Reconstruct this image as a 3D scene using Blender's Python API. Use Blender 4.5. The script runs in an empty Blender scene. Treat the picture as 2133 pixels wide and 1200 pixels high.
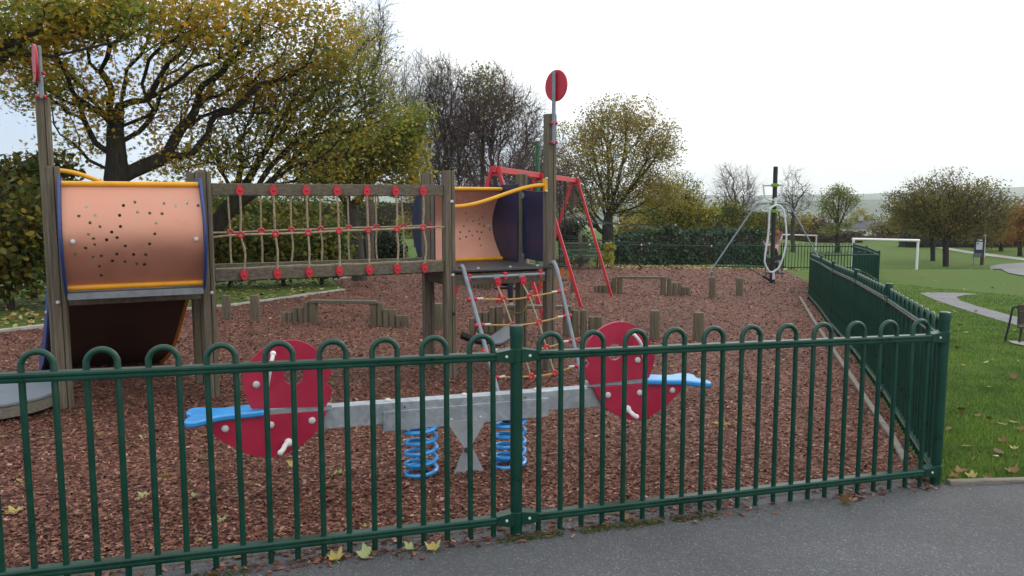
import bpy, bmesh, math, random
import numpy as np
from mathutils import Vector, Matrix, noise as mnoise

S = bpy.context.scene
C = S.collection
R = math.radians
random.seed(7)
RNG = np.random.default_rng(7)

# ------------------------------------------------------------------ camera
F_PX, W_PX, H_PX, EYE = 1660.0, 2133.0, 1200.0, 1.62
PITCH = math.atan((600 - 416) / F_PX)
cam = bpy.data.cameras.new("camera")
cam.sensor_width = 36.0
cam.lens = F_PX / W_PX * 36.0
cam.clip_start, cam.clip_end = 0.05, 9000
cam_o = bpy.data.objects.new("camera", cam)
cam_o.location = (0, 0, EYE)
cam_o.rotation_euler = (math.pi / 2 - PITCH, 0, 0)
C.objects.link(cam_o)
S.camera = cam_o

# ------------------------------------------------------------------ exposure, sky, sun
S.view_settings.view_transform = 'Standard'
S.view_settings.look = 'None'
S.view_settings.gamma = 1.0
S.view_settings.use_curve_mapping = False
S.view_settings.exposure = 0.0
S.cycles.max_bounces = 6
S.cycles.diffuse_bounces = 3
S.cycles.transparent_max_bounces = 8
S.cycles.volume_bounces = 1
S.cycles.sample_clamp_indirect = 4.0

SUN_EL, SUN_AZ = R(38), R(50)          # azimuth measured from +Y (view) towards +X (right)
w = bpy.data.worlds.new("World")
S.world = w
w.use_nodes = True
nt = w.node_tree
for n in list(nt.nodes):
    nt.nodes.remove(n)
def N(t, k, **kw):
    n = t.nodes.new(k)
    for a, b in kw.items():
        setattr(n, a, b)
    return n
out = N(nt, 'ShaderNodeOutputWorld')
sky = N(nt, 'ShaderNodeTexSky', sky_type='NISHITA', sun_disc=False, sun_elevation=SUN_EL, sun_rotation=SUN_AZ)
sky.air_density, sky.dust_density = 1.0, 2.0
b1 = N(nt, 'ShaderNodeBackground'); b1.inputs[1].default_value = 0.10
nt.links.new(sky.outputs[0], b1.inputs[0])
tc = N(nt, 'ShaderNodeTexCoord')
sep = N(nt, 'ShaderNodeSeparateXYZ'); nt.links.new(tc.outputs['Generated'], sep.inputs[0])
mp = N(nt, 'ShaderNodeMapping'); mp.inputs['Scale'].default_value = (1.5, 1.5, 6.0)
nt.links.new(tc.outputs['Generated'], mp.inputs[0])
nz = N(nt, 'ShaderNodeTexNoise'); nz.inputs['Scale'].default_value = 1.7; nz.inputs['Detail'].default_value = 5
nt.links.new(mp.outputs[0], nz.inputs[0])
# cloud cover: solid white high up and towards the right, thinning to blue grey low on the left
m1 = N(nt, 'ShaderNodeMath', operation='MULTIPLY'); nt.links.new(sep.outputs[0], m1.inputs[0]); m1.inputs[1].default_value = 1.15
m2 = N(nt, 'ShaderNodeMath', operation='MULTIPLY_ADD'); nt.links.new(sep.outputs[2], m2.inputs[0]); m2.inputs[1].default_value = 1.2; nt.links.new(m1.outputs[0], m2.inputs[2])
m3 = N(nt, 'ShaderNodeMath', operation='MULTIPLY_ADD'); nt.links.new(nz.outputs['Fac'], m3.inputs[0]); m3.inputs[1].default_value = 1.5; nt.links.new(m2.outputs[0], m3.inputs[2])
rp = N(nt, 'ShaderNodeValToRGB')
e = rp.color_ramp.elements
e[0].position, e[0].color = 0.28, (0.40, 0.50, 0.68, 1)
e[1].position, e[1].color = 1.0, (1.0, 1.0, 1.0, 1)
x = e.new(0.55); x.color = (0.72, 0.81, 0.95, 1)
x = e.new(0.78); x.color = (0.86, 0.93, 1.0, 1)
nt.links.new(m3.outputs[0], rp.inputs[0])
b2 = N(nt, 'ShaderNodeBackground'); b2.inputs[1].default_value = 1.6
nt.links.new(rp.outputs[0], b2.inputs[0])
mx = N(nt, 'ShaderNodeMixShader'); mx.inputs[0].default_value = 0.9
nt.links.new(b1.outputs[0], mx.inputs[1]); nt.links.new(b2.outputs[0], mx.inputs[2])
nt.links.new(mx.outputs[0], out.inputs[0])

sl = bpy.data.lights.new("sun", 'SUN'); sl.energy = 0.7; sl.angle = R(18); sl.color = (1.0, 0.97, 0.92)
so = bpy.data.objects.new("sun", sl); C.objects.link(so)
sd = Vector((math.sin(SUN_AZ) * math.cos(SUN_EL), math.cos(SUN_AZ) * math.cos(SUN_EL), math.sin(SUN_EL)))
so.rotation_euler = sd.to_track_quat('Z', 'Y').to_euler()
so.location = (20, 20, 30)

# ------------------------------------------------------------------ pixel -> place helpers
def ray(px, py):
    a = (px - 1066.5) / F_PX; b = (600 - py) / F_PX
    y = math.cos(PITCH) + math.sin(PITCH) * b
    z = -math.sin(PITCH) + math.cos(PITCH) * b
    return a / y, z / y
def P(px, py, Y):
    a, z = ray(px, py)
    return Vector((a * Y, Y, EYE + z * Y))
def sm(a, b, x):
    t = min(1, max(0, (x - a) / (b - a))); return t * t * (3 - 2 * t)
_RY = [-30, 4.5, 17, 24, 29, 32, 42, 50, 90, 200, 600, 1500, 9000]
_RZ = [1.17, 0, -.425, -.82, -.80, -1.05, -2.0, -2.3, -2.45, -9, -36, -42, -42]
_LZ = [1.17, 0, -.425, -.67, -.84, -.95, -1.1, -1.2, -1.7, -8, -36, -42, -42]
def zg(x, y):
    t = sm(.26, .40, x / max(y, .1))
    z = np.interp(y, _RY, _RZ) * t + np.interp(y, _RY, _LZ) * (1 - t)
    return float(z) - .011 * max(-12, min(12, x))
def G(px, py):
    a, z = ray(px, py)
    lo, Y = .5, .5
    f = lambda q: EYE + z * q - zg(a * q, q)
    while Y < 400 and f(Y) > 0:
        lo = Y; Y *= 1.03
    hi = Y
    for _ in range(40):
        m = (lo + hi) / 2
        if f(m) > 0: lo = m
        else: hi = m
    return Vector((a * hi, hi, zg(a * hi, hi)))
def on_ground(x, y, dz=0):
    return Vector((x, y, zg(x, y) + dz))
def on_plane(px, py, p0, n):
    """where the line of sight meets an upright plane through p0 with horizontal normal n"""
    a, z = ray(px, py); d = Vector((a, 1, z)); o = Vector((0, 0, EYE))
    t = (Vector(p0) - o).dot(n) / d.dot(n)
    return o + d * t

# ------------------------------------------------------------------ mesh builder
class MB:
    def __init__(s): s.v = []; s.f = []
    def add(s, vs, fs):
        b = len(s.v); s.v += [tuple(p) for p in vs]; s.f += [tuple(i + b for i in q) for q in fs]; return s
    def box(s, c, size, rot=None):
        hx, hy, hz = size[0] / 2, size[1] / 2, size[2] / 2
        vs = [Vector((x, y, z)) for x in (-hx, hx) for y in (-hy, hy) for z in (-hz, hz)]
        if rot is not None: vs = [rot @ p for p in vs]
        vs = [p + Vector(c) for p in vs]
        return s.add(vs, [(0, 1, 3, 2), (4, 6, 7, 5), (0, 4, 5, 1), (2, 3, 7, 6), (0, 2, 6, 4), (1, 5, 7, 3)])
    def bar(s, p, q, w, h, up=(0, 0, 1)):
        """square bar from p to q, w wide sideways, h tall along up"""
        p, q, up = Vector(p), Vector(q), Vector(up)
        d = (q - p).normalized(); sx = d.cross(up)
        if sx.length < 1e-4: sx = d.cross(Vector((0, 1, 0)))
        sx.normalize(); uy = sx.cross(d).normalized()
        vs = []
        for c in (p, q):
            for a, b in ((-1, -1), (1, -1), (1, 1), (-1, 1)):
                vs.append(c + sx * a * w / 2 + uy * b * h / 2)
        return s.add(vs, [(3, 2, 1, 0), (4, 5, 6, 7), (0, 1, 5, 4), (1, 2, 6, 5), (2, 3, 7, 6), (3, 0, 4, 7)])
    def tube(s, pts, r, n=8, caps=True, closed=False):
        pts = [Vector(p) for p in pts]; m = len(pts)
        rs = r if isinstance(r, (list, tuple)) else [r] * m
        vs = []; prev = None
        for i, p in enumerate(pts):
            if closed: t = pts[(i + 1) % m] - pts[i - 1]
            else: t = pts[min(i + 1, m - 1)] - pts[max(i - 1, 0)]
            if t.length < 1e-9: t = Vector((0, 0, 1))
            t.normalize()
            if prev is None:
                a = t.cross(Vector((0, 0, 1)))
                if a.length < .05: a = t.cross(Vector((1, 0, 0)))
            else:
                a = prev - t * prev.dot(t)
                if a.length < 1e-6: a = t.cross(Vector((1, 0, 0)))
            a.normalize(); b = t.cross(a); prev = a
            for k in range(n):
                an = 2 * math.pi * k / n
                vs.append(p + (a * math.cos(an) + b * math.sin(an)) * rs[i])
        fs = []
        for i in range(m if closed else m - 1):
            j = (i + 1) % m
            for k in range(n):
                fs.append((i * n + k, i * n + (k + 1) % n, j * n + (k + 1) % n, j * n + k))
        if caps and not closed:
            fs.append(tuple(range(n - 1, -1, -1))); fs.append(tuple((m - 1) * n + k for k in range(n)))
        return s.add(vs, fs)
    def cyl(s, p, q, r, n=16): return s.tube([p, q], r, n)
    def ball(s, c, r, n=10, m=6, sc=(1, 1, 1), rot=None):
        vs = []
        for i in range(m + 1):
            th = math.pi * i / m
            for k in range(n):
                a = 2 * math.pi * k / n
                q = Vector((math.sin(th) * math.cos(a) * sc[0], math.sin(th) * math.sin(a) * sc[1], math.cos(th) * sc[2])) * r
                if rot is not None: q = rot @ q
                vs.append(q + Vector(c))
        fs = [(i * n + k, (i + 1) * n + k, (i + 1) * n + (k + 1) % n, i * n + (k + 1) % n) for i in range(m) for k in range(n)]
        return s.add(vs, fs)
    def dome(s, c, nrm, r, h, n=12):
        """bolt cap: a flat dome on a surface"""
        nrm = Vector(nrm).normalized(); a = nrm.orthogonal().normalized(); b = nrm.cross(a); vs = []; c = Vector(c)
        prof = [(1, 0), (1, .35), (.85, .7), (.5, .95), (.12, 1)]
        for rr, hh in prof:
            for k in range(n):
                t = 2 * math.pi * k / n
                vs.append(c + (a * math.cos(t) + b * math.sin(t)) * r * rr + nrm * h * hh)
        fs = [(i * n + k, i * n + (k + 1) % n, (i + 1) * n + (k + 1) % n, (i + 1) * n + k) for i in range(len(prof) - 1) for k in range(n)]
        fs.append(tuple((len(prof) - 1) * n + k for k in range(n)))
        return s.add(vs, fs)
    def torus(s, c, nrm, R_, r, n=16, m=8):
        nrm = Vector(nrm).normalized(); a = nrm.orthogonal().normalized(); b = nrm.cross(a)
        return s.tube([Vector(c) + (a * math.cos(2 * math.pi * k / n) + b * math.sin(2 * math.pi * k / n)) * R_ for k in range(n)], r, m, closed=True)
    def prism(s, pts, d):
        """a planar outline given thickness d (a vector)"""
        pts = [Vector(p) for p in pts]; d = Vector(d); n = len(pts)
        vs = pts + [p + d for p in pts]
        fs = [tuple(range(n - 1, -1, -1)), tuple(range(n, 2 * n))] + [(i, (i + 1) % n, n + (i + 1) % n, n + i) for i in range(n)]
        return s.add(vs, fs)
    def loft(s, rings, caps=True):
        n = len(rings[0]); vs = [p for r_ in rings for p in r_]
        fs = [(i * n + k, i * n + (k + 1) % n, (i + 1) * n + (k + 1) % n, (i + 1) * n + k) for i in range(len(rings) - 1) for k in range(n)]
        if caps: fs += [tuple(range(n - 1, -1, -1)), tuple((len(rings) - 1) * n + k for k in range(n))]
        return s.add(vs, fs)

ORG = Vector((0, 0, 0))
def link(name, me, m, parent=None, smooth=True, bevel=0.0):
    o = bpy.data.objects.new(name, me); C.objects.link(o)
    if m is not None: me.materials.append(m)
    if smooth and len(me.polygons):
        me.polygons.foreach_set("use_smooth", np.ones(len(me.polygons), bool))
    if parent is not None: o.parent = parent
    if bevel:
        b = o.modifiers.new("bevel", 'BEVEL'); b.width = bevel; b.segments = 2; b.limit_method = 'ANGLE'; b.angle_limit = R(40)
        b.harden_normals = False
    return o
def recalc(me):
    bm = bmesh.new(); bm.from_mesh(me); bmesh.ops.recalc_face_normals(bm, faces=bm.faces); bm.to_mesh(me); bm.free()
def obj(name, mb, m, parent=None, smooth=True, bevel=0.0, sharp=True, org=None):
    o_ = ORG if org is None else Vector(org)
    me = bpy.data.meshes.new(name)
    me.from_pydata([(p[0] - o_[0], p[1] - o_[1], p[2] - o_[2]) for p in mb.v], [], mb.f)
    recalc(me)
    o = link(name, me, m, parent, smooth, bevel)
    if smooth and sharp: me.set_sharp_from_angle(angle=R(38))
    if parent is None: o.location = o_
    return o
def tag(o, label=None, cat=None, group=None, kind=None):
    if label: o['label'] = label
    if cat: o['category'] = cat
    if group: o['group'] = group
    if kind: o['kind'] = kind
    return o
def thing(name, label, cat, loc=(0, 0, 0), group=None):
    """an Empty at the base of a thing; parts built next are stored relative to it"""
    global ORG
    o = bpy.data.objects.new(name, None); C.objects.link(o)
    o.location = loc; o.empty_display_size = .1
    ORG = Vector(loc)
    return tag(o, label, cat, group)
def done():
    global ORG
    ORG = Vector((0, 0, 0))
def copy_tree(o, parent=None):
    c = o.copy(); C.objects.link(c)
    if parent is not None: c.parent = parent
    for ch in [q for q in o.children]:
        copy_tree(ch, c)
    return c
def raw_mesh(name, V, Fc, m, parent=None, smooth=False):
    """fast mesh from arrays: V (n,3), Fc (m,k)"""
    me = bpy.data.meshes.new(name)
    V = np.asarray(V, np.float32) - np.array(ORG, np.float32); Fc = np.asarray(Fc, np.int32)
    me.vertices.add(len(V)); me.vertices.foreach_set("co", V.ravel())
    k = Fc.shape[1]
    me.loops.add(Fc.size); me.loops.foreach_set("vertex_index", Fc.ravel())
    me.polygons.add(len(Fc)); me.polygons.foreach_set("loop_start", np.arange(len(Fc), dtype=np.int32) * k)
    me.update(calc_edges=True); me.validate()
    o = link(name, me, m, parent, smooth)
    if parent is None: o.location = ORG
    return o

# ------------------------------------------------------------------ materials
def newmat(name):
    m = bpy.data.materials.new(name); m.use_nodes = True
    t = m.node_tree; p = t.nodes['Principled BSDF']
    return m, t, p
def ramp(t, stops, inp=None):
    r_ = N(t, 'ShaderNodeValToRGB'); el = r_.color_ramp.elements
    el[0].position, el[0].color = stops[0][0], (*stops[0][1], 1)
    el[1].position, el[1].color = stops[-1][0], (*stops[-1][1], 1)
    for q, c in stops[1:-1]:
        z_ = el.new(q); z_.color = (*c, 1)
    if inp is not None: t.links.new(inp, r_.inputs[0])
    return r_
def noise(t, scale, detail=4, rough=.55, coord='Object', sc=(1, 1, 1)):
    c = N(t, 'ShaderNodeTexCoord'); mp_ = N(t, 'ShaderNodeMapping'); mp_.inputs['Scale'].default_value = sc
    t.links.new(c.outputs[coord], mp_.inputs[0])
    n_ = N(t, 'ShaderNodeTexNoise'); n_.inputs['Scale'].default_value = scale; n_.inputs['Detail'].default_value = detail; n_.inputs['Roughness'].default_value = rough
    t.links.new(mp_.outputs[0], n_.inputs[0])
    return n_
def mixc(t, fac, a, b, mode='MIX'):
    m = N(t, 'ShaderNodeMix', data_type='RGBA', blend_type=mode)
    if isinstance(fac, float): m.inputs[0].default_value = fac
    else: t.links.new(fac, m.inputs[0])
    for i, q in ((6, a), (7, b)):
        if isinstance(q, tuple): m.inputs[i].default_value = (*q, 1)
        else: t.links.new(q, m.inputs[i])
    return m.outputs[2]
def bump(t, p, h, strength=.3, dist=.01):
    b = N(t, 'ShaderNodeBump'); b.inputs['Strength'].default_value = strength; b.inputs['Distance'].default_value = dist
    t.links.new(h, b.inputs['Height']); t.links.new(b.outputs[0], p.inputs['Normal'])
def paint(name, col, rough=.4, metal=0.0, var=.25, scale=9, bmp=.05, dirt=.0, spec=.5):
    """plain coating with uneven wear"""
    m, t, p = newmat(name)
    n1 = noise(t, scale, 5, .6)
    lo = tuple(c * (1 - var) for c in col); hi = tuple(min(1, c * (1 + var * .7) + .006 * var) for c in col)
    r_ = ramp(t, [(.3, lo), (.7, hi)], n1.outputs['Fac'])
    colr = r_.outputs[0]
    if dirt:
        n2 = noise(t, scale * 4, 6, .7)
        d = ramp(t, [(.52, (0, 0, 0)), (.75, (1, 1, 1))], n2.outputs['Fac'])
        mm = N(t, 'ShaderNodeMath', operation='MULTIPLY'); t.links.new(d.outputs[0], mm.inputs[0]); mm.inputs[1].default_value = dirt
        colr = mixc(t, mm.outputs[0], colr, (.16, .15, .11))
    t.links.new(colr, p.inputs['Base Color'])
    rr = ramp(t, [(.3, (rough * .8,) * 3), (.7, (min(1, rough * 1.3),) * 3)], n1.outputs['Fac'])
    t.links.new(rr.outputs[0], p.inputs['Roughness'])
    p.inputs['Metallic'].default_value = metal
    p.inputs['Specular IOR Level'].default_value = spec
    if bmp:
        n3 = noise(t, scale * 12, 3)
        bump(t, p, n3.outputs['Fac'], bmp, .004)
    return m
def wood(name, dark, light, green=.3, along='z', sc=1.0, mossc=(.09, .10, .035)):
    m, t, p = newmat(name)
    k = {'z': (24, 24, 1.3), 'x': (1.3, 24, 24), 'y': (24, 1.3, 24)}[along]
    n1 = noise(t, 2.2 * sc, 6, .65, sc=k); n2 = noise(t, 2.0, 4, .6); n3 = noise(t, 5.0 * sc, 4, .6, sc=k)
    c1 = ramp(t, [(.28, dark), (.55, tuple((a + b) / 2 for a, b in zip(dark, light))), (.74, light)], n1.outputs['Fac'])
    f = ramp(t, [(.45, (0, 0, 0)), (.72, (green,) * 3)], n2.outputs['Fac'])
    col = mixc(t, f.outputs[0], c1.outputs[0], mossc)
    crack = ramp(t, [(.30, (.25, .25, .25)), (.37, (1, 1, 1))], n3.outputs['Fac'])
    col = mixc(t, .8, col, crack.outputs[0], 'MULTIPLY')
    t.links.new(col, p.inputs['Base Color']); p.inputs['Roughness'].default_value = .85
    bump(t, p, n1.outputs['Fac'], .5, .006)
    return m
def leafmat(name, cols, patch=None, trans=.35, patch_scale=.8, rough=.55, cut=.43):
    """leaf colours picked per leaf, with broad patches of a second set"""
    m, t, p = newmat(name)
    g = N(t, 'ShaderNodeNewGeometry')
    n_ = len(cols)
    r1 = ramp(t, [(i / (n_ - 1), c) for i, c in enumerate(cols)], g.outputs['Random Per Island'])
    col = r1.outputs[0]
    if patch:
        k = len(patch)
        r2 = ramp(t, [(i / max(1, k - 1), c) for i, c in enumerate(patch)], g.outputs['Random Per Island'])
        nn = noise(t, patch_scale, 3, .6)
        f = ramp(t, [(cut, (0, 0, 0)), (cut + .15, (1, 1, 1))], nn.outputs['Fac'])
        col = mixc(t, f.outputs[0], col, r2.outputs[0])
    t.links.new(col, p.inputs['Base Color']); p.inputs['Roughness'].default_value = rough
    p.inputs['Specular IOR Level'].default_value = .3
    tr = N(t, 'ShaderNodeBsdfTranslucent'); t.links.new(col, tr.inputs[0])
    ms = N(t, 'ShaderNodeMixShader'); ms.inputs[0].default_value = trans
    t.links.new(p.outputs[0], ms.inputs[1]); t.links.new(tr.outputs[0], ms.inputs[2])
    t.links.new(ms.outputs[0], t.nodes['Material Output'].inputs[0])
    return m
def islands(name, stops, rough=.8, spec=.3):
    m, t, p = newmat(name)
    g = N(t, 'ShaderNodeNewGeometry')
    r1 = ramp(t, stops, g.outputs['Random Per Island'])
    t.links.new(r1.outputs[0], p.inputs['Base Color']); p.inputs['Roughness'].default_value = rough
    p.inputs['Specular IOR Level'].default_value = spec
    return m
# ------------------------------------------------------------------ material set
GREEN = paint("green_paint", (.0018, .044, .027), .30, 0, .30, 5, .06, dirt=.07, spec=.4)
GALV = None
def galv():
    m, t, p = newmat("galvanised_steel")
    c = N(t, 'ShaderNodeTexCoord'); v = N(t, 'ShaderNodeTexVoronoi'); v.inputs['Scale'].default_value = 34
    t.links.new(c.outputs['Object'], v.inputs[0])
    s_ = N(t, 'ShaderNodeSeparateColor'); t.links.new(v.outputs['Color'], s_.inputs[0])
    n1 = noise(t, 7, 5)
    r1 = ramp(t, [(.0, (.33, .375, .415)), (.6, (.37, .42, .46)), (1, (.46, .51, .55))], s_.outputs[0])
    r2 = ramp(t, [(.3, (.72, .72, .72)), (.7, (1.1, 1.1, 1.1))], n1.outputs['Fac'])
    t.links.new(mixc(t, .9, r1.outputs[0], r2.outputs[0], 'MULTIPLY'), p.inputs['Base Color'])
    p.inputs['Metallic'].default_value = .45; p.inputs['Roughness'].default_value = .48
    return m
GALV = galv()
STEEL = paint("grey_tube", (.22, .25, .28), .5, .3, .25, 12, .06)
WHITEMETAL = paint("pale_tube", (.62, .65, .68), .35, .1, .12, 8, .03)
RED = paint("red_plastic", (.50, .018, .035), .38, 0, .15, 14, .04)
REDPANEL = paint("red_panel", (.40, .012, .052), .36, 0, .16, 4, .03, dirt=.10)
REDPAINT = paint("red_paint", (.50, .022, .035), .42, 0, .2, 5, .05, dirt=.08)
YELLOW = paint("yellow_paint", (.78, .36, .012), .33, 0, .12, 8, .03)
NAVY = paint("navy_panel", (.008, .014, .055), .45, 0, .25, 5, .03)
BLUEEDGE = paint("blue_panel", (.016, .05, .20), .42, 0, .2, 5, .03)
BLUE = paint("bright_blue", (.03, .30, .70), .22, 0, .12, 8, .02, spec=.8)
WHITE = paint("white_plastic", (.72, .72, .70), .4, 0, .08, 12, .03)
GREYCAP = paint("pale_bolt_cap", (.55, .55, .54), .45, 0, .12, 14, .03)
BLACK = paint("black_rubber", (.012, .012, .014), .55, 0, .25, 10, .05)
COPPER = paint("copper_panel", (.59, .295, .21), .58, .55, .10, 4, .015, dirt=.07)
PINKPANEL = paint("pink_panel", (.74, .375, .27), .46, .3, .08, 3, .015, dirt=.05)
SLIDEBROWN = paint("slide_brown", (.045, .020, .013), .5, 0, .3, 4, .03)
ORANGE = paint("orange_edge", (.50, .16, .015), .4, 0, .2, 6, .03)
DECKMAT = paint("dark_deck", (.055, .052, .055), .5, 0, .35, 12, .15)
GREYBOARD = paint("grey_rubber_board", (.17, .20, .235), .6, 0, .2, 10, .1)
POSTWOOD = wood("weathered_post", (.066, .052, .037), (.225, .186, .136), .38)
BEAMWOOD = wood("weathered_beam", (.064, .053, .040), (.215, .180, .136), .45, 'x')
LOGWOOD = wood("log_wood", (.060, .050, .032), (.215, .18, .12), .42, mossc=(.085, .085, .035))
EDGEWOOD = wood("edging_board", (.10, .09, .075), (.30, .27, .225), .35, 'x', mossc=(.12, .12, .06))
CONCRETE = paint("concrete", (.36, .35, .32), .9, 0, .3, 6, .3, dirt=.3)
def ropemat(name, c1, c2):
    m, t, p = newmat(name)
    n1 = noise(t, 55, 3); r1 = ramp(t, [(.35, c1), (.65, c2)], n1.outputs['Fac'])
    t.links.new(r1.outputs[0], p.inputs['Base Color']); p.inputs['Roughness'].default_value = .85
    bump(t, p, n1.outputs['Fac'], .6, .006)
    return m
TANROPE = ropemat("tan_rope", (.22, .17, .10), (.40, .33, .21))
YELROPE = ropemat("yellow_rope", (.30, .19, .06), (.50, .34, .13))
DARKROPE = ropemat("dark_green_rope", (.012, .028, .024), (.03, .06, .05))
BLACKROPE = ropemat("black_rope", (.008, .008, .01), (.02, .02, .022))
BROWNROPE = ropemat("brown_rope", (.05, .03, .018), (.11, .07, .04))

def barkmat():
    m, t, p = newmat("bark_chippings")
    c = N(t, 'ShaderNodeTexCoord')
    nd = noise(t, 22, 2)
    ad = N(t, 'ShaderNodeMix', data_type='VECTOR'); ad.inputs[0].default_value = .012
    t.links.new(c.outputs['Object'], ad.inputs[4]); t.links.new(nd.outputs['Color'], ad.inputs[5])
    cols = []
    vs = []
    for sc_ in (44, 27):
        v = N(t, 'ShaderNodeTexVoronoi'); v.inputs['Scale'].default_value = sc_; v.inputs['Randomness'].default_value = 1
        t.links.new(ad.outputs[1], v.inputs[0]); vs.append(v)
        s_ = N(t, 'ShaderNodeSeparateColor'); t.links.new(v.outputs['Color'], s_.inputs[0])
        cols.append(ramp(t, [(0, (.045, .015, .009)), (.28, (.102, .036, .022)), (.6, (.175, .067, .043)), (.86, (.255, .112, .074)), (.975, (.33, .18, .13)), (1, (.44, .29, .22))], s_.outputs[0]).outputs[0])
    nm = noise(t, 30, 2); f = ramp(t, [(.46, (0, 0, 0)), (.54, (1, 1, 1))], nm.outputs['Fac'])
    col = mixc(t, f.outputs[0], cols[0], cols[1])
    gap = ramp(t, [(.0, (1, 1, 1)), (.55, (.8, .8, .8)), (.85, (.3, .28, .28))], vs[0].outputs['Distance'])
    mr = N(t, 'ShaderNodeMath', operation='MULTIPLY'); t.links.new(vs[0].outputs['Distance'], mr.inputs[0]); mr.inputs[1].default_value = 1.0
    col = mixc(t, .85, col, gap.outputs[0], 'MULTIPLY')
    big = noise(t, .55, 5, .6); tone = ramp(t, [(.3, (.66, .62, .60)), (.5, (1, .98, .96)), (.7, (1.30, 1.20, 1.15))], big.outputs['Fac'])
    col = mixc(t, 1.0, col, tone.outputs[0], 'MULTIPLY')
    t.links.new(col, p.inputs['Base Color']); p.inputs['Roughness'].default_value = .8
    p.inputs['Specular IOR Level'].default_value = .35
    bump(t, p, vs[0].outputs['Distance'], .8, .02)
    return m
BARK = barkmat()
def grassmat(name="grass_turf", k=1.0):
    m, t, p = newmat(name)
    n1 = noise(t, 60, 6, .75); n2 = noise(t, .45, 5, .6); n3 = noise(t, 3.5, 5, .7); n4 = noise(t, 14, 4, .7)
    c1 = ramp(t, [(.25, (.024 * k, .056 * k, .009 * k)), (.5, (.062 * k, .118 * k, .020 * k)), (.78, (.13 * k, .185 * k, .040 * k))], n1.outputs['Fac'])
    c2 = ramp(t, [(.3, (.055, .112, .018)), (.7, (.115, .140, .035))], n3.outputs['Fac'])
    col = mixc(t, .42, c1.outputs[0], c2.outputs[0])
    f = ramp(t, [(.5, (0, 0, 0)), (.75, (.55, .55, .55))], n2.outputs['Fac'])
    col = mixc(t, f.outputs[0], col, (.13, .12, .05))
    f4 = ramp(t, [(.66, (0, 0, 0)), (.74, (.5, .5, .5))], n4.outputs['Fac'])
    col = mixc(t, f4.outputs[0], col, (.17, .13, .06))
    t.links.new(col, p.inputs['Base Color']); p.inputs['Roughness'].default_value = .9; p.inputs['Specular IOR Level'].default_value = .15
    bump(t, p, n1.outputs['Fac'], .8, .03)
    return m
GRASS = grassmat(k=1.25)
def asphaltmat(name, lo, hi):
    m, t, p = newmat(name)
    v = N(t, 'ShaderNodeTexVoronoi'); v.inputs['Scale'].default_value = 150
    c = N(t, 'ShaderNodeTexCoord'); t.links.new(c.outputs['Object'], v.inputs[0])
    s_ = N(t, 'ShaderNodeSeparateColor'); t.links.new(v.outputs['Color'], s_.inputs[0])
    r1 = ramp(t, [(0, lo), (.75, tuple((a * .55 + b * .45) for a, b in zip(lo, hi))), (.95, hi), (1, tuple(b * 1.6 for b in hi))], s_.outputs[0])
    n2 = noise(t, .9, 6, .65); r2 = ramp(t, [(.3, (.74, .74, .76)), (.7, (1.2, 1.2, 1.18))], n2.outputs['Fac'])
    col = mixc(t, 1.0, r1.outputs[0], r2.outputs[0], 'MULTIPLY')
    n5 = noise(t, 6, 5, .7); r5 = ramp(t, [(.60, (0, 0, 0)), (.8, (.4, .4, .4))], n5.outputs['Fac'])
    col = mixc(t, r5.outputs[0], col, (.035, .037, .036))
    t.links.new(col, p.inputs['Base Color']); p.inputs['Roughness'].default_value = .72; p.inputs['Specular IOR Level'].default_value = .4
    bump(t, p, v.outputs['Distance'], .55, .006)
    return m
ASPHALT = asphaltmat("asphalt", (.058, .062, .067), (.118, .123, .130))
PALEPATH = asphaltmat("pale_asphalt", (.13, .13, .14), (.22, .22, .225))
def fieldmat():
    m, t, p = newmat("far_fields")
    n1 = noise(t, .004, 4, .6); n2 = noise(t, .02, 6, .7)
    c1 = ramp(t, [(.35, (.02, .035, .015)), (.5, (.06, .09, .03)), (.62, (.03, .04, .02))], n1.outputs['Fac'])
    c2 = ramp(t, [(.4, (.4, .4, .4)), (.6, (1.2, 1.2, 1.2))], n2.outputs['Fac'])
    t.links.new(mixc(t, 1.0, c1.outputs[0], c2.outputs[0], 'MULTIPLY'), p.inputs['Base Color']); p.inputs['Roughness'].default_value = 1
    return m
FIELD = fieldmat()

# ------------------------------------------------------------------ ground
def axis(segs):
    o_ = []
    for a, b, st in segs:
        o_ += list(np.arange(a, b, st))
    return np.array(o_ + [segs[-1][1]])
xs = axis([(-4200, -1200, 300), (-1200, -240, 80), (-240, -60, 15), (-60, -14, 3), (-14, 30, 1), (30, 90, 4), (90, 300, 15), (300, 1200, 75), (1200, 4200, 300)])
ys = axis([(-40, -4, 4), (-4, 40, 1), (40, 100, 3), (100, 300, 12), (300, 1200, 60), (1200, 4200, 250)])
gx, gy = np.meshgrid(xs, ys)
gz = np.array([[zg(a, b) for a in xs] for b in ys])
idx = np.arange(gx.size).reshape(gx.shape)
quad = np.stack([idx[:-1, :-1], idx[:-1, 1:], idx[1:, 1:], idx[1:, :-1]], -1).reshape(-1, 4)
g_o = raw_mesh("ground", np.stack([gx, gy, gz], -1).reshape(-1, 3), quad, GRASS, smooth=True)
tag(g_o, kind='structure')

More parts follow.
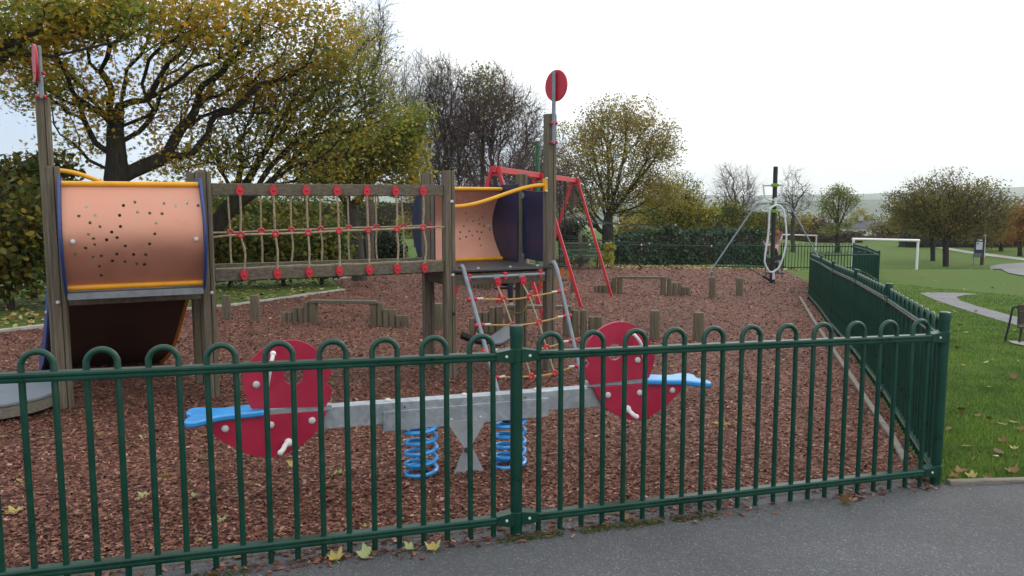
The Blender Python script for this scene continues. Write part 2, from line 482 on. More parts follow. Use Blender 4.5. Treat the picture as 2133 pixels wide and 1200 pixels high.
def drape(name, outline, dz, m, step=1.0, thick=0.0):
    """a flat sheet cut along a grid and laid over the ground"""
    bm = bmesh.new()
    f_ = bm.faces.new([bm.verts.new((x_, y_, 0)) for x_, y_ in outline])
    x0, x1 = min(p[0] for p in outline), max(p[0] for p in outline); y0, y1 = min(p[1] for p in outline), max(p[1] for p in outline)
    bmesh.ops.triangulate(bm, faces=bm.faces[:])
    for ax, a, b in ((0, x0, x1), (1, y0, y1)):
        q = math.floor(a / step) * step + step
        while q < b:
            co = (q, 0, 0) if ax == 0 else (0, q, 0); no = (1, 0, 0) if ax == 0 else (0, 1, 0)
            bmesh.ops.bisect_plane(bm, geom=bm.verts[:] + bm.edges[:] + bm.faces[:], plane_co=co, plane_no=no)
            q += step
    for v in bm.verts: v.co.z = zg(v.co.x, v.co.y) + dz
    bmesh.ops.recalc_face_normals(bm, faces=bm.faces)
    for f in bm.faces:
        if f.normal.z < 0: f.normal_flip()
    me = bpy.data.meshes.new(name); bm.to_mesh(me); bm.free()
    return tag(link(name, me, m), kind='structure')

# fence line
FC = Vector((.02, 3.656)); FD = Vector((.947, .32)).normalized()
def fpt(t): return FC + FD * t
FR = fpt(2.575)
PANEL = 2.575
FENCE_RUN = [FR]
for px in (1852, 1785, 1737, 1712, 1690, None, None, None):
    r_ = ray(px, {1852: 601, 1785: 566, 1737: 550, 1712: 539, 1690: 525}[px])[0] if px else .3775
    c_ = FENCE_RUN[-1]; A_ = 1 + r_ * r_; B_ = -2 * (r_ * c_.x + c_.y); D_ = c_.length_squared - PANEL ** 2
    Y_ = (-B_ + math.sqrt(max(0, B_ * B_ - 4 * A_ * D_))) / (2 * A_)
    FENCE_RUN.append(Vector((r_ * Y_, Y_)))
# kerbs and edges found from the photograph's lines on the ground
def gxy(px, py): p = G(px, py); return (p.x, p.y)
bark_pts = [tuple(fpt(-9) + Vector((-.04, .12))), tuple(fpt(-2.6) + Vector((-.04, .12))), tuple(fpt(2.5) + Vector((-.04, .12))), *[tuple(q + Vector((-.02, .04))) for q in FENCE_RUN],
            (9.9, 29.2), (8.6, 30.6), (4.4, 31.2), (1.8, 30.4), (-.4, 28.8), (-2.6, 27.2), (-4.6, 24.6), gxy(693, 583), gxy(722, 604), gxy(600, 622), gxy(490, 638), gxy(300, 655), gxy(120, 680), gxy(0, 695), (-9.5, 9.6), (-11, 6)]
bark_o = drape("bark_surface", bark_pts, .014, BARK)
KR = G(2133, 1006)
asph = [tuple(fpt(-9) + Vector((-.04, .125))), (-9.5, -6), (14, -6), (14, KR.y + 2.8), (KR.x, KR.y), (FR.x + .05, FR.y - .02), tuple(fpt(2.54) + Vector((0, .02))), tuple(fpt(2.5) + Vector((-.04, .125))), tuple(fpt(0) + Vector((-.04, .125)))]
drape("asphalt_path", asph, .006, ASPHALT)
# curved path over the grass on the right
cp = [gxy(*q) for q in [(1915, 611), (1960, 610), (2010, 611), (2046, 614), (2010, 615), (1992, 620), (2000, 627), (2040, 640), (2085, 652), (2150, 671), (2240, 690), (2240, 716), (2150, 688), (2080, 668), (2020, 650), (1980, 637), (1945, 625)]]
drape("winding_path", cp, .010, PALEPATH)
rp_ = [gxy(*q) for q in [(2300, 545), (2133, 548), (2085, 551), (2062, 556), (2070, 562), (2100, 570), (2133, 576), (2300, 600)]]
drape("tarmac_area", rp_, .03, PALEPATH, 1.0)
fp_ = [gxy(*q) for q in [(1925, 512), (1960, 518), (2010, 527), (2060, 534), (2133, 543), (2300, 560), (2300, 553), (2133, 538), (2060, 529), (2010, 522), (1960, 514), (1935, 511)]]
drape("gravel_path", fp_, .02, CONCRETE, 3.0)

def strip(name, pts, wdt, h, m, kind='structure', z0=-.05):
    """a raised edging following points on the ground"""
    pts = [Vector(p) for p in pts]; dense = []
    for a, b in zip(pts[:-1], pts[1:]):
        k = max(1, int((b - a).length / .5))
        dense += [a + (b - a) * i / k for i in range(k)]
    dense.append(pts[-1]); rings = []
    for i, p in enumerate(dense):
        t = (dense[min(i + 1, len(dense) - 1)] - dense[max(0, i - 1)]).normalized(); s_ = Vector((-t.y, t.x)) * wdt / 2
        z = zg(p.x, p.y)
        j = random.uniform(-.004, .004)
        rings.append([Vector((*(p + s_), z + z0)), Vector((*(p + s_), z + h + j)), Vector((*(p - s_), z + h + j)), Vector((*(p - s_), z + z0))])
    return tag(obj(name, MB().loft(rings), m, bevel=.006), kind=kind)
strip("kerb", [fpt(-9) + Vector((-.04, .115)), fpt(-2.6) + Vector((-.04, .115)), fpt(0) + Vector((-.04, .115)), fpt(2.45) + Vector((-.04, .115))], .05, .024, CONCRETE)
strip("kerb", [gxy(1885, 972), gxy(1860, 922), gxy(1806, 842), gxy(1760, 772), gxy(1700, 680), gxy(1666, 622)], .045, .045, EDGEWOOD)
strip("kerb", [(FR.x + .07, FR.y - .01), (KR.x, KR.y), (14, KR.y + 2.8)], .045, .028, EDGEWOOD)
strip("kerb", [gxy(q, r_) for q, r_ in [(-60, 700), (0, 694), (120, 680), (300, 655), (490, 638), (600, 622), (715, 606)]], .10, .05, CONCRETE)
strip("kerb", [gxy(692, 585), gxy(740, 577), gxy(830, 562)], .10, .05, CONCRETE)

# far hills
def ridge(name, d, prof, seed, m):
    V = []; rows = []
    angs = np.linspace(-48, 48, 150)
    for k in range(6):
        row = []
        for a in angs:
            el = prof(a) + 3.5 * mnoise.noise(Vector((a * .35 + seed, seed, 0))) + 1.2 * mnoise.noise(Vector((a * 1.7, seed, 3)))
            hh = -60 + (EYE + el * d / F_PX + 60) * math.sin(math.pi / 2 * k / 5)
            dd = d * (1 - .25 * (1 - k / 5) ** 1.3)
            row.append(len(V)); V.append((math.tan(R(a)) * dd, dd, hh))
        rows.append(row)
    Fq = [(rows[k][i], rows[k][i + 1], rows[k + 1][i + 1], rows[k + 1][i]) for k in range(5) for i in range(len(angs) - 1)]
    return tag(raw_mesh(name, V, Fq, m, smooth=True), kind='structure')
ridge("hills", 3600, lambda a: np.interp(a, [-48, -20, 0, 20, 25, 33, 48], [14, 10, 8, 10, 14, 27, 30]), 1.3, FIELD)
ridge("hills", 1700, lambda a: np.interp(a, [-48, -20, 0, 18, 24, 33, 48], [-4, -6, -8, -4, 0, -4, 0]), 5.1, FIELD)
# ------------------------------------------------------------------ bow top fence
BOW_R, PITCH_B = .0128, .2236
FH = .98
def bow_mesh():
    mb = MB(); wd = PITCH_B / 2
    pts = [(-wd / 2, 0, .0), (-wd / 2, 0, .30), (-wd / 2, 0, .60), (-wd / 2, 0, FH - wd / 2 - .0)]
    r_ = wd / 2
    for k in range(1, 12):
        a = math.pi - math.pi * k / 12
        pts.append((r_ * math.cos(a), 0, FH - BOW_R - r_ + r_ * math.sin(a)))
    pts += [(wd / 2, 0, FH - r_), (wd / 2, 0, .6), (wd / 2, 0, .3), (wd / 2, 0, 0)]
    return mb.tube(pts, BOW_R, 10)
BOW_ME = None
def fence_panel(p, q, label, n=11, group="bow top fence panels round the playground"):
    global BOW_ME
    p, q = Vector(p), Vector(q); L = (q - p).length; d = (q - p).normalized()
    zp, zq = zg(*p) + .0, zg(*q)
    t_ = thing("bow_top_fence", label, "fence", (p.x, p.y, zp), group)
    an = math.atan2(d.y, d.x); rot = Matrix.Rotation(an, 3, 'Z')
    zat = lambda s_: zp + (zq - zp) * s_ / L
    m0 = (L - PITCH_B * (n - 1)) / 2
    for k in range(n):
        s_ = m0 + PITCH_B * k
        if BOW_ME is None:
            o = obj("bow", bow_mesh(), GREEN, t_, org=(0, 0, 0)); BOW_ME = o.data
        else:
            o = bpy.data.objects.new("bow", BOW_ME); C.objects.link(o); o.parent = t_
        xy = d * s_
        o.location = (xy.x, xy.y, zat(s_) - zp); o.rotation_euler = (0, R(random.uniform(-.25, .25)), an)
    for h in (.87, .085):
        a = Vector((*(p + d * .075), zat(.075) + h)); b = Vector((*(p + d * (L - .075)), zat(L - .075) + h))
        mb = MB(); nrm = Vector((-d.y, d.x, 0))
        # a pressed channel rail: two rounded ribs with a groove between
        rings = []
        prof = [(-.021, -.019), (-.024, -.012), (-.024, -.004), (-.019, 0), (-.024, .004), (-.024, .012), (-.019, .019), (.019, .019), (.024, .012), (.024, .004), (.019, 0), (.024, -.004), (.024, -.012), (.021, -.019)]
        for c in (a, b): rings.append([c + nrm * u + Vector((0, 0, v_)) for u, v_ in prof])
        obj("rail", mb.loft(rings), GREEN, t_, smooth=False)
    done(); return t_
def fence_post(p, label, dirs, h=1.015, group="round green fence posts"):
    p = Vector(p); z = zg(*p)
    t_ = thing("fence_post", label, "post", (p.x, p.y, z), group)
    obj("post_tube", MB().tube([(p.x, p.y, z - .08), (p.x, p.y, z + h - .05)], .029, 20), GREEN, t_)
    obj("cap", MB().tube([(p.x, p.y, z + h - .052), (p.x, p.y, z + h - .012), (p.x, p.y, z + h - .004), (p.x, p.y, z + h)], [.0315, .0315, .030, .022], 20), GREEN, t_)
    for hh in (.87, .085):
        mb = MB().tube([(p.x, p.y, z + hh - .028), (p.x, p.y, z + hh + .034)], .0325, 20)
        bolts = []
        for d, dzdl in dirs:
            d = Vector(d).normalized(); n_ = Vector((-d.y, d.x, 0)); d3 = Vector((d.x, d.y, 0)); u = Vector((0, 0, 1))
            c0 = Vector((p.x, p.y, z + hh + .003)) + d3 * .018; c1 = Vector((p.x, p.y, z + hh + dzdl * .1)) + d3 * .105
            r0 = [c0 + n_ * a + u * b for a, b in ((-.031, -.034), (.031, -.034), (.031, .034), (-.031, .034))]
            r1 = [c1 + n_ * a + u * b for a, b in ((-.027, -.022), (.027, -.022), (.027, .022), (-.027, .022))]
            mb.loft([r0, r1])
            for sgn in (-1, 1):
                c = (c0 * .55 + c1 * .45) + n_ * sgn * .0295
                bolts.append((c, n_ * sgn))
        cl = obj("clamp", mb, GREEN, t_, bevel=.002)
        for c, nn in bolts:
            if nn.y < 0 or abs(nn.x) > .8: obj("bolt", MB().dome(c, nn, .0075, .006, 8), GREYCAP, cl)
    done(); return t_
# corner chain of the fence
fpts = [fpt(-5.15), fpt(-2.575), FC, FR]
# right-hand run, each post one panel beyond the last
fpts += FENCE_RUN[1:]
cur = fpts[-1]
c1_ = cur
rr = ray(1830, 560)[0]
c2_ = Vector((rr * (c1_.y + .55), c1_.y + .55))
c3_ = c2_ + Vector((.62, 2.5)); rr = ray(1778, 520)[0]; Y_ = c2_.y + 5.0; c4_ = Vector((rr * Y_, Y_)); c3_ = (c2_ + c4_) / 2 + Vector((.05, 0))
c5_ = c4_ + Vector((-2.5, .25)); c6_ = c5_ + Vector((-2.55, .1))
chain = fpts + [c2_, c3_, c4_, c5_, c6_]
plab = ["green fence section running out at the far left edge", "long green fence section in front of the seesaw, left of the thick middle post",
        "green fence section between the thick middle post and the right corner post",
        "first side section of green fence behind the right corner post, beside grass", "second side panel of the green fence back from the right corner",
        "third side panel of the green fence back from the right corner", "fourth side panel of the green fence back from the right corner", "fifth side panel of the green fence, at the far visible end of the curve",
        "sixth side panel of the green fence, edge on behind the curve", "seventh side panel of the green fence, edge on behind the curve", "eighth side panel of the green fence, last before the far gate corner",
        "short green fence section facing forward beside the white goal, ending at the jutting corner", "far green panel going back from the jutting corner, nearer of two", "far green panel going back from the jutting corner, farther of two",
        "back fence panel of thin green bows beside the white goal", "back fence panel of thin green bows next to the ivy hedge"]
olab = ["green post beyond the left edge of the front fence", "green fence post at the left end of the front fence", "thick green fence post in the middle of the front fence",
        "thick green corner post at the right end of the front fence, by the grass", "pale capped green post, first back from the right corner", "green post, second back from the right corner", "green post, third back from the right corner",
        "green post, fourth back from the right corner", "green post, fifth back from the right corner, where the fence seems to end", "green post, sixth back along the curve", "green post, seventh back along the curve",
        "green post at the near side of the far gate corner", "green corner post jutting out at the far side by the field", "green post midway along the short fence beyond the jutting corner", "green corner post behind the white goal post", "green post in the back fence near the ivy hedge", "last green post of the back fence, touching the ivy hedge"]
for i in range(len(chain) - 1):
    a, b = chain[i], chain[i + 1]; L = (b - a).length
    n = 11 if abs(L - PANEL) < .12 else max(6, int((L - .15) / PITCH_B))
    fence_panel(a, b, plab[i], n)
for i, p in enumerate(chain):
    ds = []
    for j in (i - 1, i + 1):
        if 0 <= j < len(chain):
            d = chain[j] - p; ds.append((d, (zg(*chain[j]) - zg(*p)) / d.length))
    fence_post(p, olab[i], ds)
# ------------------------------------------------------------------ wooden climbing frame with bridge
U = Vector((.8962, .4436, 0)); NO = Vector((.4436, -.8962, 0)); Z = Vector((0, 0, 1))
def line_at(px, py):
    r_ = ray(px, py)[0]; Y = 7.82 / (1 - .495 * r_); return Vector((r_ * Y, Y, 0))
AFL, AFR, BFL, BFR = line_at(140, 862), line_at(444, 836), line_at(937, 803), line_at(1143, 778)
ABL, ABR = Vector((-3.87, 6.70, 0)), Vector((-2.84, 7.15, 0))
BBL, BBR = Vector((-.85, 8.04, 0)), Vector((.10, 8.56, 0))
DZ = .945
tw = thing("climbing_frame", "weathered wooden climbing frame with two pink barrel towers joined by a rope-sided bridge", "play frame", (-1.6, 7.2, zg(-1.6, 7.2)))
def square_post(p, top, half=.052):
    prof = [(-half, half - .012), (-half + .012, half), (.008, half), (.013, half - .013), (.018, half), (half - .012, half), (half, half - .012), (half, -half + .012), (half - .012, -half), (-half + .012, -half), (-half, -half + .012)]
    zb = zg(p.x, p.y) - .05
    rings = [[Vector((p.x, p.y, z)) + U * a + NO * b for a, b in prof] for z in (zb, zb + .6, zb + 1.2, top - .008)]
    rings.append([Vector((p.x, p.y, top)) + U * a * .94 + NO * b * .94 for a, b in prof])
    return obj("post", MB().loft(rings), POSTWOOD, tw, smooth=False)
ztop = lambda p, px, py: P(px, py, p.y).z
TA, TB = ztop(ABL, 87, 203), ztop(BFR, 1137, 238)
posts = {k: square_post(p, t_) for k, p, t_ in [("AFL", AFL, 1.87), ("AFR", AFR, 1.85), ("ABL", ABL, TA), ("ABR", ABR, 1.86), ("BFL", BFL, 1.89), ("BFR", BFR, TB), ("BBL", BBL, 1.88), ("BBR", BBR, 1.89)]}
def cap_on(post, p, px, py, side=NO, m=GREYCAP, r=.016):
    q = on_plane(px, py, p + NO * .053, NO)
    obj("bolt", MB().dome(q, side, r, .016, 10), m, post)
for k, p, px, py in [("BFL", BFL, 943, 573), ("AFL", AFL, 121, 630), ("AFR", AFR, 441, 610), ("BFL", BFL, 941, 420)]:
    cap_on(posts[k], p, px, py)
cap_on(posts["BFL"], BFL, 945, 653, m=BLACK)
for k, p in (("BBL", BBL), ("BFR", BFR)):
    q = p + U * -.02 + NO * .055; q.z = zg(p.x, p.y) + .01
    obj("bolt", MB().dome(q, NO, .018, .018, 10), STEEL, posts[k])

# --- barrel panels
def barrel(name, p, q, outd, matp, platem, holes, near):
    """curved panel between two posts, bowed towards outd, with end plates and yellow bars"""
    OFF, BUL, zb, zt = .34, .25, .975, 1.735
    d = (q - p).normalized(); a0 = p + d * .075; L = (q - p).length - .15
    org = a0 + outd * OFF
    def pt(s, v, o=0.0):
        return org + d * s + outd * (BUL * math.sin(math.pi * v) + o) + Z * (zb + (zt - zb) * v)
    ns, nv = 24, 24
    vs, fs = [], []
    for o in (0.0, -.008):
        for j in range(nv + 1):
            for i in range(ns + 1): vs.append(pt(L * i / ns, j / nv, o))
    k = (ns + 1) * (nv + 1); ii = lambda i, j, b: b * k + j * (ns + 1) + i
    for j in range(nv):
        for i in range(ns):
            fs.append((ii(i, j, 0), ii(i + 1, j, 0), ii(i + 1, j + 1, 0), ii(i, j + 1, 0)))
            fs.append((ii(i, j, 1), ii(i, j + 1, 1), ii(i + 1, j + 1, 1), ii(i + 1, j, 1)))
    for i in range(ns):
        for j in (0, nv): fs.append((ii(i, j, 0), ii(i, j, 1), ii(i + 1, j, 1), ii(i + 1, j, 0)))
    for j in range(nv):
        for i in (0, ns): fs.append((ii(i, j, 0), ii(i, j + 1, 0), ii(i, j + 1, 1), ii(i, j, 1)))
    cut = MB()
    for hx, hy in holes:
        v = .5
        for _ in range(8):
            w_ = on_plane(hx, hy, org + outd * BUL * math.sin(math.pi * min(.99, max(.01, v))), NO); v = (w_.z - zb) / (zt - zb)
        if not .03 < v < .97: continue
        sl = Vector((0, 0, 0)); cut.cyl(w_ - outd * .12, w_ + outd * .12, .0115, 10)
    panel = obj(name, MB().add(vs, fs), matp, tw)
    if cut.v:
        co = obj("cutter", cut, None, None)
        md = panel.modifiers.new("holes", 'BOOLEAN'); md.operation = 'DIFFERENCE'; md.solver = 'EXACT'; md.object = co; md.use_self = False
        co.location = panel.location + ORG if panel.parent is None else ORG
        bpy.context.view_layer.update()
        dg = bpy.context.evaluated_depsgraph_get()
        me = bpy.data.meshes.new_from_object(panel.evaluated_get(dg))
        panel.modifiers.clear(); panel.data = me; bpy.data.objects.remove(co)
        me.set_sharp_from_angle(angle=R(35))
    for v, r_ in ((0, .021), (1, .021)):
        off = .012 if near else -.012
        obj("bar", MB().cyl(pt(.0, v, off) , pt(L, v, off), r_, 14), YELLOW, panel)
    for e, s in ((-1, 0), (1, L)):
        o_ = []
        c = org + d * s
        for j in range(17):
            v = j / 16; o_.append(c + outd * (BUL * math.sin(math.pi * v) + .035) + Z * (zb - .05 + (zt - zb + .10) * v))
        o_ += [c + outd * (-OFF - .04) + Z * (zt + .05), c + outd * (-OFF - .04) + Z * (zb - .05)]
        pl = obj("end_plate", MB().prism([x + d * e * .004 for x in o_], d * e * .018), platem, panel, smooth=False, bevel=.004)
        for z in (1.03, 1.36, 1.69):
            obj("bolt", MB().dome(c + d * e * .022 - outd * (OFF - .04) + Z * z, d * e, .017, .015, 10), GREYCAP, panel)
    for s in (.06, L - .05):
        obj("bolt", MB().dome(pt(s, .46, .002 if near else -.010), outd if near else -outd, .018, .014, 12), GREYCAP, panel)
    return panel
hz = [(743,421),(680,497),(821,494),(776,555),(863,587),(761,653),(806,694),(818,741),(738,773),(646,828),(803,852),(873,841),(857,930),(874,1010),(1064,406),(1162,377),(1031,491),(1186,466),(1291,472),(1039,587),(963,635),(1009,683),(919,702),(1081,755),(1007,825),(970,884),(1077,891),(1152,828),(1180,908),(1245,915),(1257,830),(1290,738),(1334,651),(1347,555),(1396,477),(1410,389),(1513,410),(1607,387),(1708,407)]
barrel("barrel_panel", AFL, AFR, NO, COPPER, BLUEEDGE, [(x * .24166, 330 + y * .24166) for x, y in hz], True)
hz2 = [(262,343),(320,330),(456,315),(503,332),(683,380),(637,420),(595,437),(509,442),(546,469),(645,475),(526,499),(571,508),(622,500),(622,530),(660,546),(493,547),(708,576),(538,588),(603,592),(638,597),(464,596),(562,622),(512,634),(461,649),(623,648),(630,702)]
barrel("barrel_panel", BBL, BBR, -NO, PINKPANEL, NAVY, [(840 + x * .25837, 330 + y * .25837) for x, y in hz2], False)
# navy infill beside the front of the second tower
sp = BFR - U * .0; q0 = BBR + NO * .055; q1 = BFR - NO * .055
o_ = [q0 + Z * 1.0, q1 + Z * .99, q1 + Z * 1.70, q0 + Z * 1.72]
sw = obj("side_panel", MB().prism(o_, -U * .016), NAVY, tw, smooth=False, bevel=.003)
for z in (1.66, 1.02): obj("hinge", MB().tube([BBR + NO * .07 - U * .03 + Z * z, BBR + NO * .07 - U * .018 + Z * z], .035, 14), STEEL, sw)
# --- decks
def deck(name, pts, z, m, th=.022):
    return obj(name, MB().prism([Vector((p.x, p.y, z)) for p in pts], Z * -th), m, tw, smooth=False, bevel=.004)
dA = deck("deck", [AFL + NO * .35 + U * .07, AFR + NO * .35 - U * .07, ABR - NO * .05, ABL - NO * .05], DZ, DECKMAT)
dB = deck("deck", [BFL + NO * .06, BFR + NO * .06, BBR - NO * .36, BBL - NO * .36], DZ + .012, DECKMAT)
for s in (.3, .62, .9):
    q = BFL + (BFR - BFL) * s + NO * -.05; obj("bolt", MB().dome(Vector((q.x, q.y, DZ + .012)), Z, .014, .010, 10), GREYCAP, dB)
obj("deck_edge", MB().bar(AFL + NO * .358 + U * .07 + Z * (DZ - .035), AFR + NO * .358 - U * .07 + Z * (DZ - .035), .015, .05), STEEL, dA, bevel=.003)
def beam(a, b, z, h=.09, wd=.045, m=BEAMWOOD, name="beam"):
    a, b = Vector(a), Vector(b); return obj(name, MB().bar(Vector((a.x, a.y, z)), Vector((b.x, b.y, z)), wd, h), m, tw, smooth=False, bevel=.005)
for p_, q_ in ((AFL, AFR), (ABL, ABR), (BFL, BFR), (BBL, BBR)):
    d_ = (q_ - p_).normalized(); beam(p_ + d_ * .055, q_ - d_ * .055, DZ - .085, .11)
for p_, q_ in ((AFL, ABL), (AFR, ABR), (BFL, BBL), (BFR, BBR)):
    d_ = (q_ - p_).normalized(); beam(p_ + d_ * .055, q_ - d_ * .055, DZ - .088, .10)
# --- bridge
o1 = NO * .075
up_f = beam(AFR + U * .0 + o1 * .0 + U * .055, BFL - U * .055, 1.705, .10)
lo_f = beam(AFR + U * .055, BFL - U * .055, .995, .10)
up_b = beam(ABR + U * .055, BBL - U * .055, 1.70, .09)
lo_b = beam(ABR + U * .055, BBL - U * .055, .995, .09)
for k in range(13):
    t_ = (k + .5) / 13; a = AFR + (BFL - AFR) * t_ - NO * .035; b = ABR + (BBL - ABR) * t_ + NO * .035
    obj("plank", MB().bar(Vector((a.x, a.y, DZ + .004)), Vector((b.x, b.y, DZ + .004)), .135, .035), DECKMAT, tw, smooth=False, bevel=.005)
NF = NO * .024
def egg(c, nrm, flip=1):
    """red drop-shaped rope fitting"""
    mb = MB(); nrm = Vector(nrm).normalized(); sx = nrm.cross(Z).normalized(); pts = []
    for k in range(18):
        a = 2 * math.pi * k / 18; yy = math.sin(a); xx = math.cos(a) * (1 - .28 * yy * flip)
        pts.append(Vector(c) + sx * xx * .031 + Z * yy * .046)
    mb.prism(pts, nrm * .030); mb.dome(Vector(c) + nrm * .030, nrm, .013, .008, 10)
    return mb
def wob(a, b, k=4, amp=.012, seed=0):
    r_ = random.Random(seed); a, b = Vector(a), Vector(b)
    return [a + (b - a) * (i / k) + (Vector((r_.uniform(-1, 1), r_.uniform(-1, 1), r_.uniform(-1, 1))) * amp if 0 < i < k else Vector((0, 0, 0))) for i in range(k + 1)]
def curve(pts, n=6):
    """Catmull-Rom through points"""
    P_ = [Vector(p) for p in pts]; P_ = [P_[0] * 2 - P_[1]] + P_ + [P_[-1] * 2 - P_[-2]]; o = []
    for i in range(1, len(P_) - 2):
        for k in range(n):
            t = k / n; p0, p1, p2, p3 = P_[i - 1:i + 3]
            o.append(.5 * ((2 * p1) + (p2 - p0) * t + (2 * p0 - 5 * p1 + 4 * p2 - p3) * t * t + (3 * p1 - p0 - 3 * p2 + p3) * t ** 3))
    o.append(P_[-2]); return o
fr_top = [(499, 400), (569, 401), (637, 400), (701, 399), (763, 399), (823, 399), (880, 398)]
fr_mid = [(501, 489), (573, 487), (641, 484.5), (705, 481), (766, 479), (825.5, 477), (880.5, 474)]
fr_bot = [(508, 571), (577, 567), (643, 564), (706.5, 560), (768, 556), (826, 552), (883, 549)]
rings = []
for i in range(7):
    A_, M_, B_ = (on_plane(*q, AFR + NF, NO) for q in (fr_top[i], fr_mid[i], fr_bot[i]))
    A_.z = 1.70; B_.z = .99
    f1 = obj("rope_fitting", egg(A_, NO, 1), RED, up_f); f2 = obj("rope_fitting", egg(B_, NO, -1), RED, lo_f)
    M_ += NO * .012
    A2, B2 = A_ + NO * .018 - Z * .03, B_ + NO * .018 + Z * .03
    rp = obj("rope", MB().tube(curve([A2, A2 * .5 + M_ * .5 + U * random.uniform(-.01, .01), M_, M_ * .5 + B2 * .5 + U * random.uniform(-.012, .025), B2], 5), .0095, 8), TANROPE, tw)
    obj("ring", MB().torus(M_, NO, .021, .0125, 16, 8), RED, rp)
    rings.append(M_)
hr = [AFR + U * .055 + NF + Z * 1.335] + rings + [BFL - U * .05 + NF + Z * 1.36]
hr[0].z = on_plane(448, 494, AFR + NF, NO).z; hr[-1].z = on_plane(925, 473, AFR + NF, NO).z
obj("hand_rope", MB().tube(curve(hr, 5), .0095, 8), TANROPE, tw)
bk_top = [285, 545, 783, 1015, 1235, 1455, 1660]; bk_mid = [(303, 588), (549, 577), (788, 567), (1020, 562), (1242, 552), (1463, 546), (1677, 540)]; bk_bot = [312, 558, 790, 1030, 1250, 1468, 1683]
z4 = lambda x, y: (400 + x * .2626, 330 + y * .2626)
bn = Vector(((BBL - ABR).y, -(BBL - ABR).x, 0)).normalized(); rings = []
for i in range(7):
    A_ = on_plane(*z4(bk_top[i], 330), ABR, bn); M_ = on_plane(*z4(*bk_mid[i]), ABR, bn); B_ = on_plane(*z4(bk_bot[i], 830), ABR, bn)
    A_.z = 1.66; B_.z = 1.04
    rp = obj("rope", MB().tube(curve([A_, A_ * .5 + M_ * .5, M_, M_ * .5 + B_ * .5 + U * random.uniform(-.01, .015), B_], 5), .009, 8), TANROPE, tw)
    obj("ring", MB().torus(M_, bn, .021, .0125, 16, 8), RED, rp); rings.append(M_)
hr = [ABR + U * .055 + Z * rings[0].z] + rings + [on_plane(*z4(1885, 530), ABR, bn)]
obj("hand_rope", MB().tube(curve(hr, 5), .009, 8), TANROPE, tw)
obj("rope_fitting", egg(hr[-1] + bn * .02, bn), RED, tw)
lr = [AFR + U * (.07 + 2.0 * k / 14) - NO * .02 + Z * (1.045 + .008 * random.random()) for k in range(15)]
obj("edge_rope", MB().tube(curve(lr, 3), .007, 6), TANROPE, tw)
for px, py in [(408, 838), (497, 862), (670, 828), (767, 850), (927, 815), (1028, 835), (1157, 800), (1278, 822), (1385, 785), (1518, 806), (1610, 773), (1748, 792), (1897, 790)]:
    q = on_plane(*z4(px, py), AFR - NO * (.25 if py % 2 else .45), NO); q.z = DZ + .022
    obj("bolt", MB().dome(q, Z, .015, .011, 10), GREYCAP, tw)

# --- handrails
def handrail(a, b, z0, z1):
    pts = []
    for k in range(13):
        t_ = k / 12; s_ = t_ * t_ * (3 - 2 * t_); p = a + (b - a) * t_
        pts.append(Vector((p.x, p.y, z0 + (z1 - z0) * s_)))
    h = obj("handrail", MB().tube(curve(pts, 2), .019, 12), YELLOW, tw)
    return h
d_ = (BFL - BFR).normalized()
hB = handrail(BFR + d_ * .055 + NO * .015, BFL - d_ * .05 + NO * .015, 1.765, 1.555)
obj("flange", MB().tube([BFR + d_ * .052 + NO * .015 + Z * 1.70, BFR + d_ * .058 + NO * .015 + Z * 1.83], [.03, .03], 10), YELLOW, hB)
for z in (1.705, 1.828): obj("bolt", MB().dome(BFR + d_ * .058 + NO * .04 + Z * z, NO, .014, .012, 10), GREYCAP, hB)
d_ = (ABR - ABL).normalized()
hA = handrail(ABL + d_ * .055 - NO * .015, ABR - d_ * .05 - NO * .015, 1.865, 1.50)

# --- disc finials on the tall posts
def disc(p, top, px, pyc, pyb, pyt, sg_):
    q = p + NO * .075
    zc, zb, zt = P(px, pyc, q.y).z, P(px, pyb, q.y).z, P(px, pyt, q.y).z
    pole = obj("disc_pole", MB().tube([Vector((q.x, q.y, zb)), Vector((q.x, q.y, zt))], .019, 12), STEEL, tw)
    n_ = Vector((.76, .65, 0) if sg_ > 0 else (-.815, -.58, 0)).normalized(); c = Vector((q.x, q.y, zc)) + n_ * .022
    obj("disc", MB().tube([c, c + n_ * .018], .152, 40), RED, pole, bevel=.004)
    for dz in (.05, -.07): obj("bolt", MB().dome(Vector((q.x, q.y, zc + dz)) - n_ * .019, -n_, .007, .006, 8), STEEL, pole)
    for z in (zb + .015, zb + .20):
        for s_ in (-.03, .024):
            obj("clamp", MB().ball(Vector((q.x, q.y, z)) + U * s_ + NO * .012, .016, 10, 6), RED, pole)
disc(BFR, TB, 1145, 178, 300, 150, 1)
disc(ABL, TA, 78, 133, 205, 95, -1)

# --- climbing net between two bent tubes
def bent(start, foot, inset):
    s_, f_ = Vector(start), Vector(foot)
    o_ = s_ + NO * .10; o_.z = s_.z - .02; k = s_ + NO * .15; k.z = s_.z - .09
    pts = curve([s_, s_ + NO * .06 + Z * .012, o_, k, k * .8 + f_ * .2, k * .45 + f_ * .55, f_], 5)
    return pts
s1 = BFL + U * .09 + NO * .05 + Z * (DZ + .04); s2 = BFR - U * .02 + NO * .06 + Z * (DZ + .045)
f1 = G(1043, 824); f2 = G(1217, 800); f1.z -= .06; f2.z -= .06
T1, T2 = bent(s1, f1, 0), bent(s2, f2, 0)
nt_ = obj("net_tube", MB().tube(T1, .0205, 12), STEEL, tw); obj("net_tube", MB().tube(T2, .0205, 12), STEEL, tw)
def along(T, f):
    ks = [0]
    for a, b in zip(T[:-1], T[1:]): ks.append(ks[-1] + (b - a).length)
    d = f * ks[-1]
    for i in range(len(T) - 1):
        if ks[i + 1] >= d: return T[i] + (T[i + 1] - T[i]) * ((d - ks[i]) / (ks[i + 1] - ks[i]))
    return T[-1]
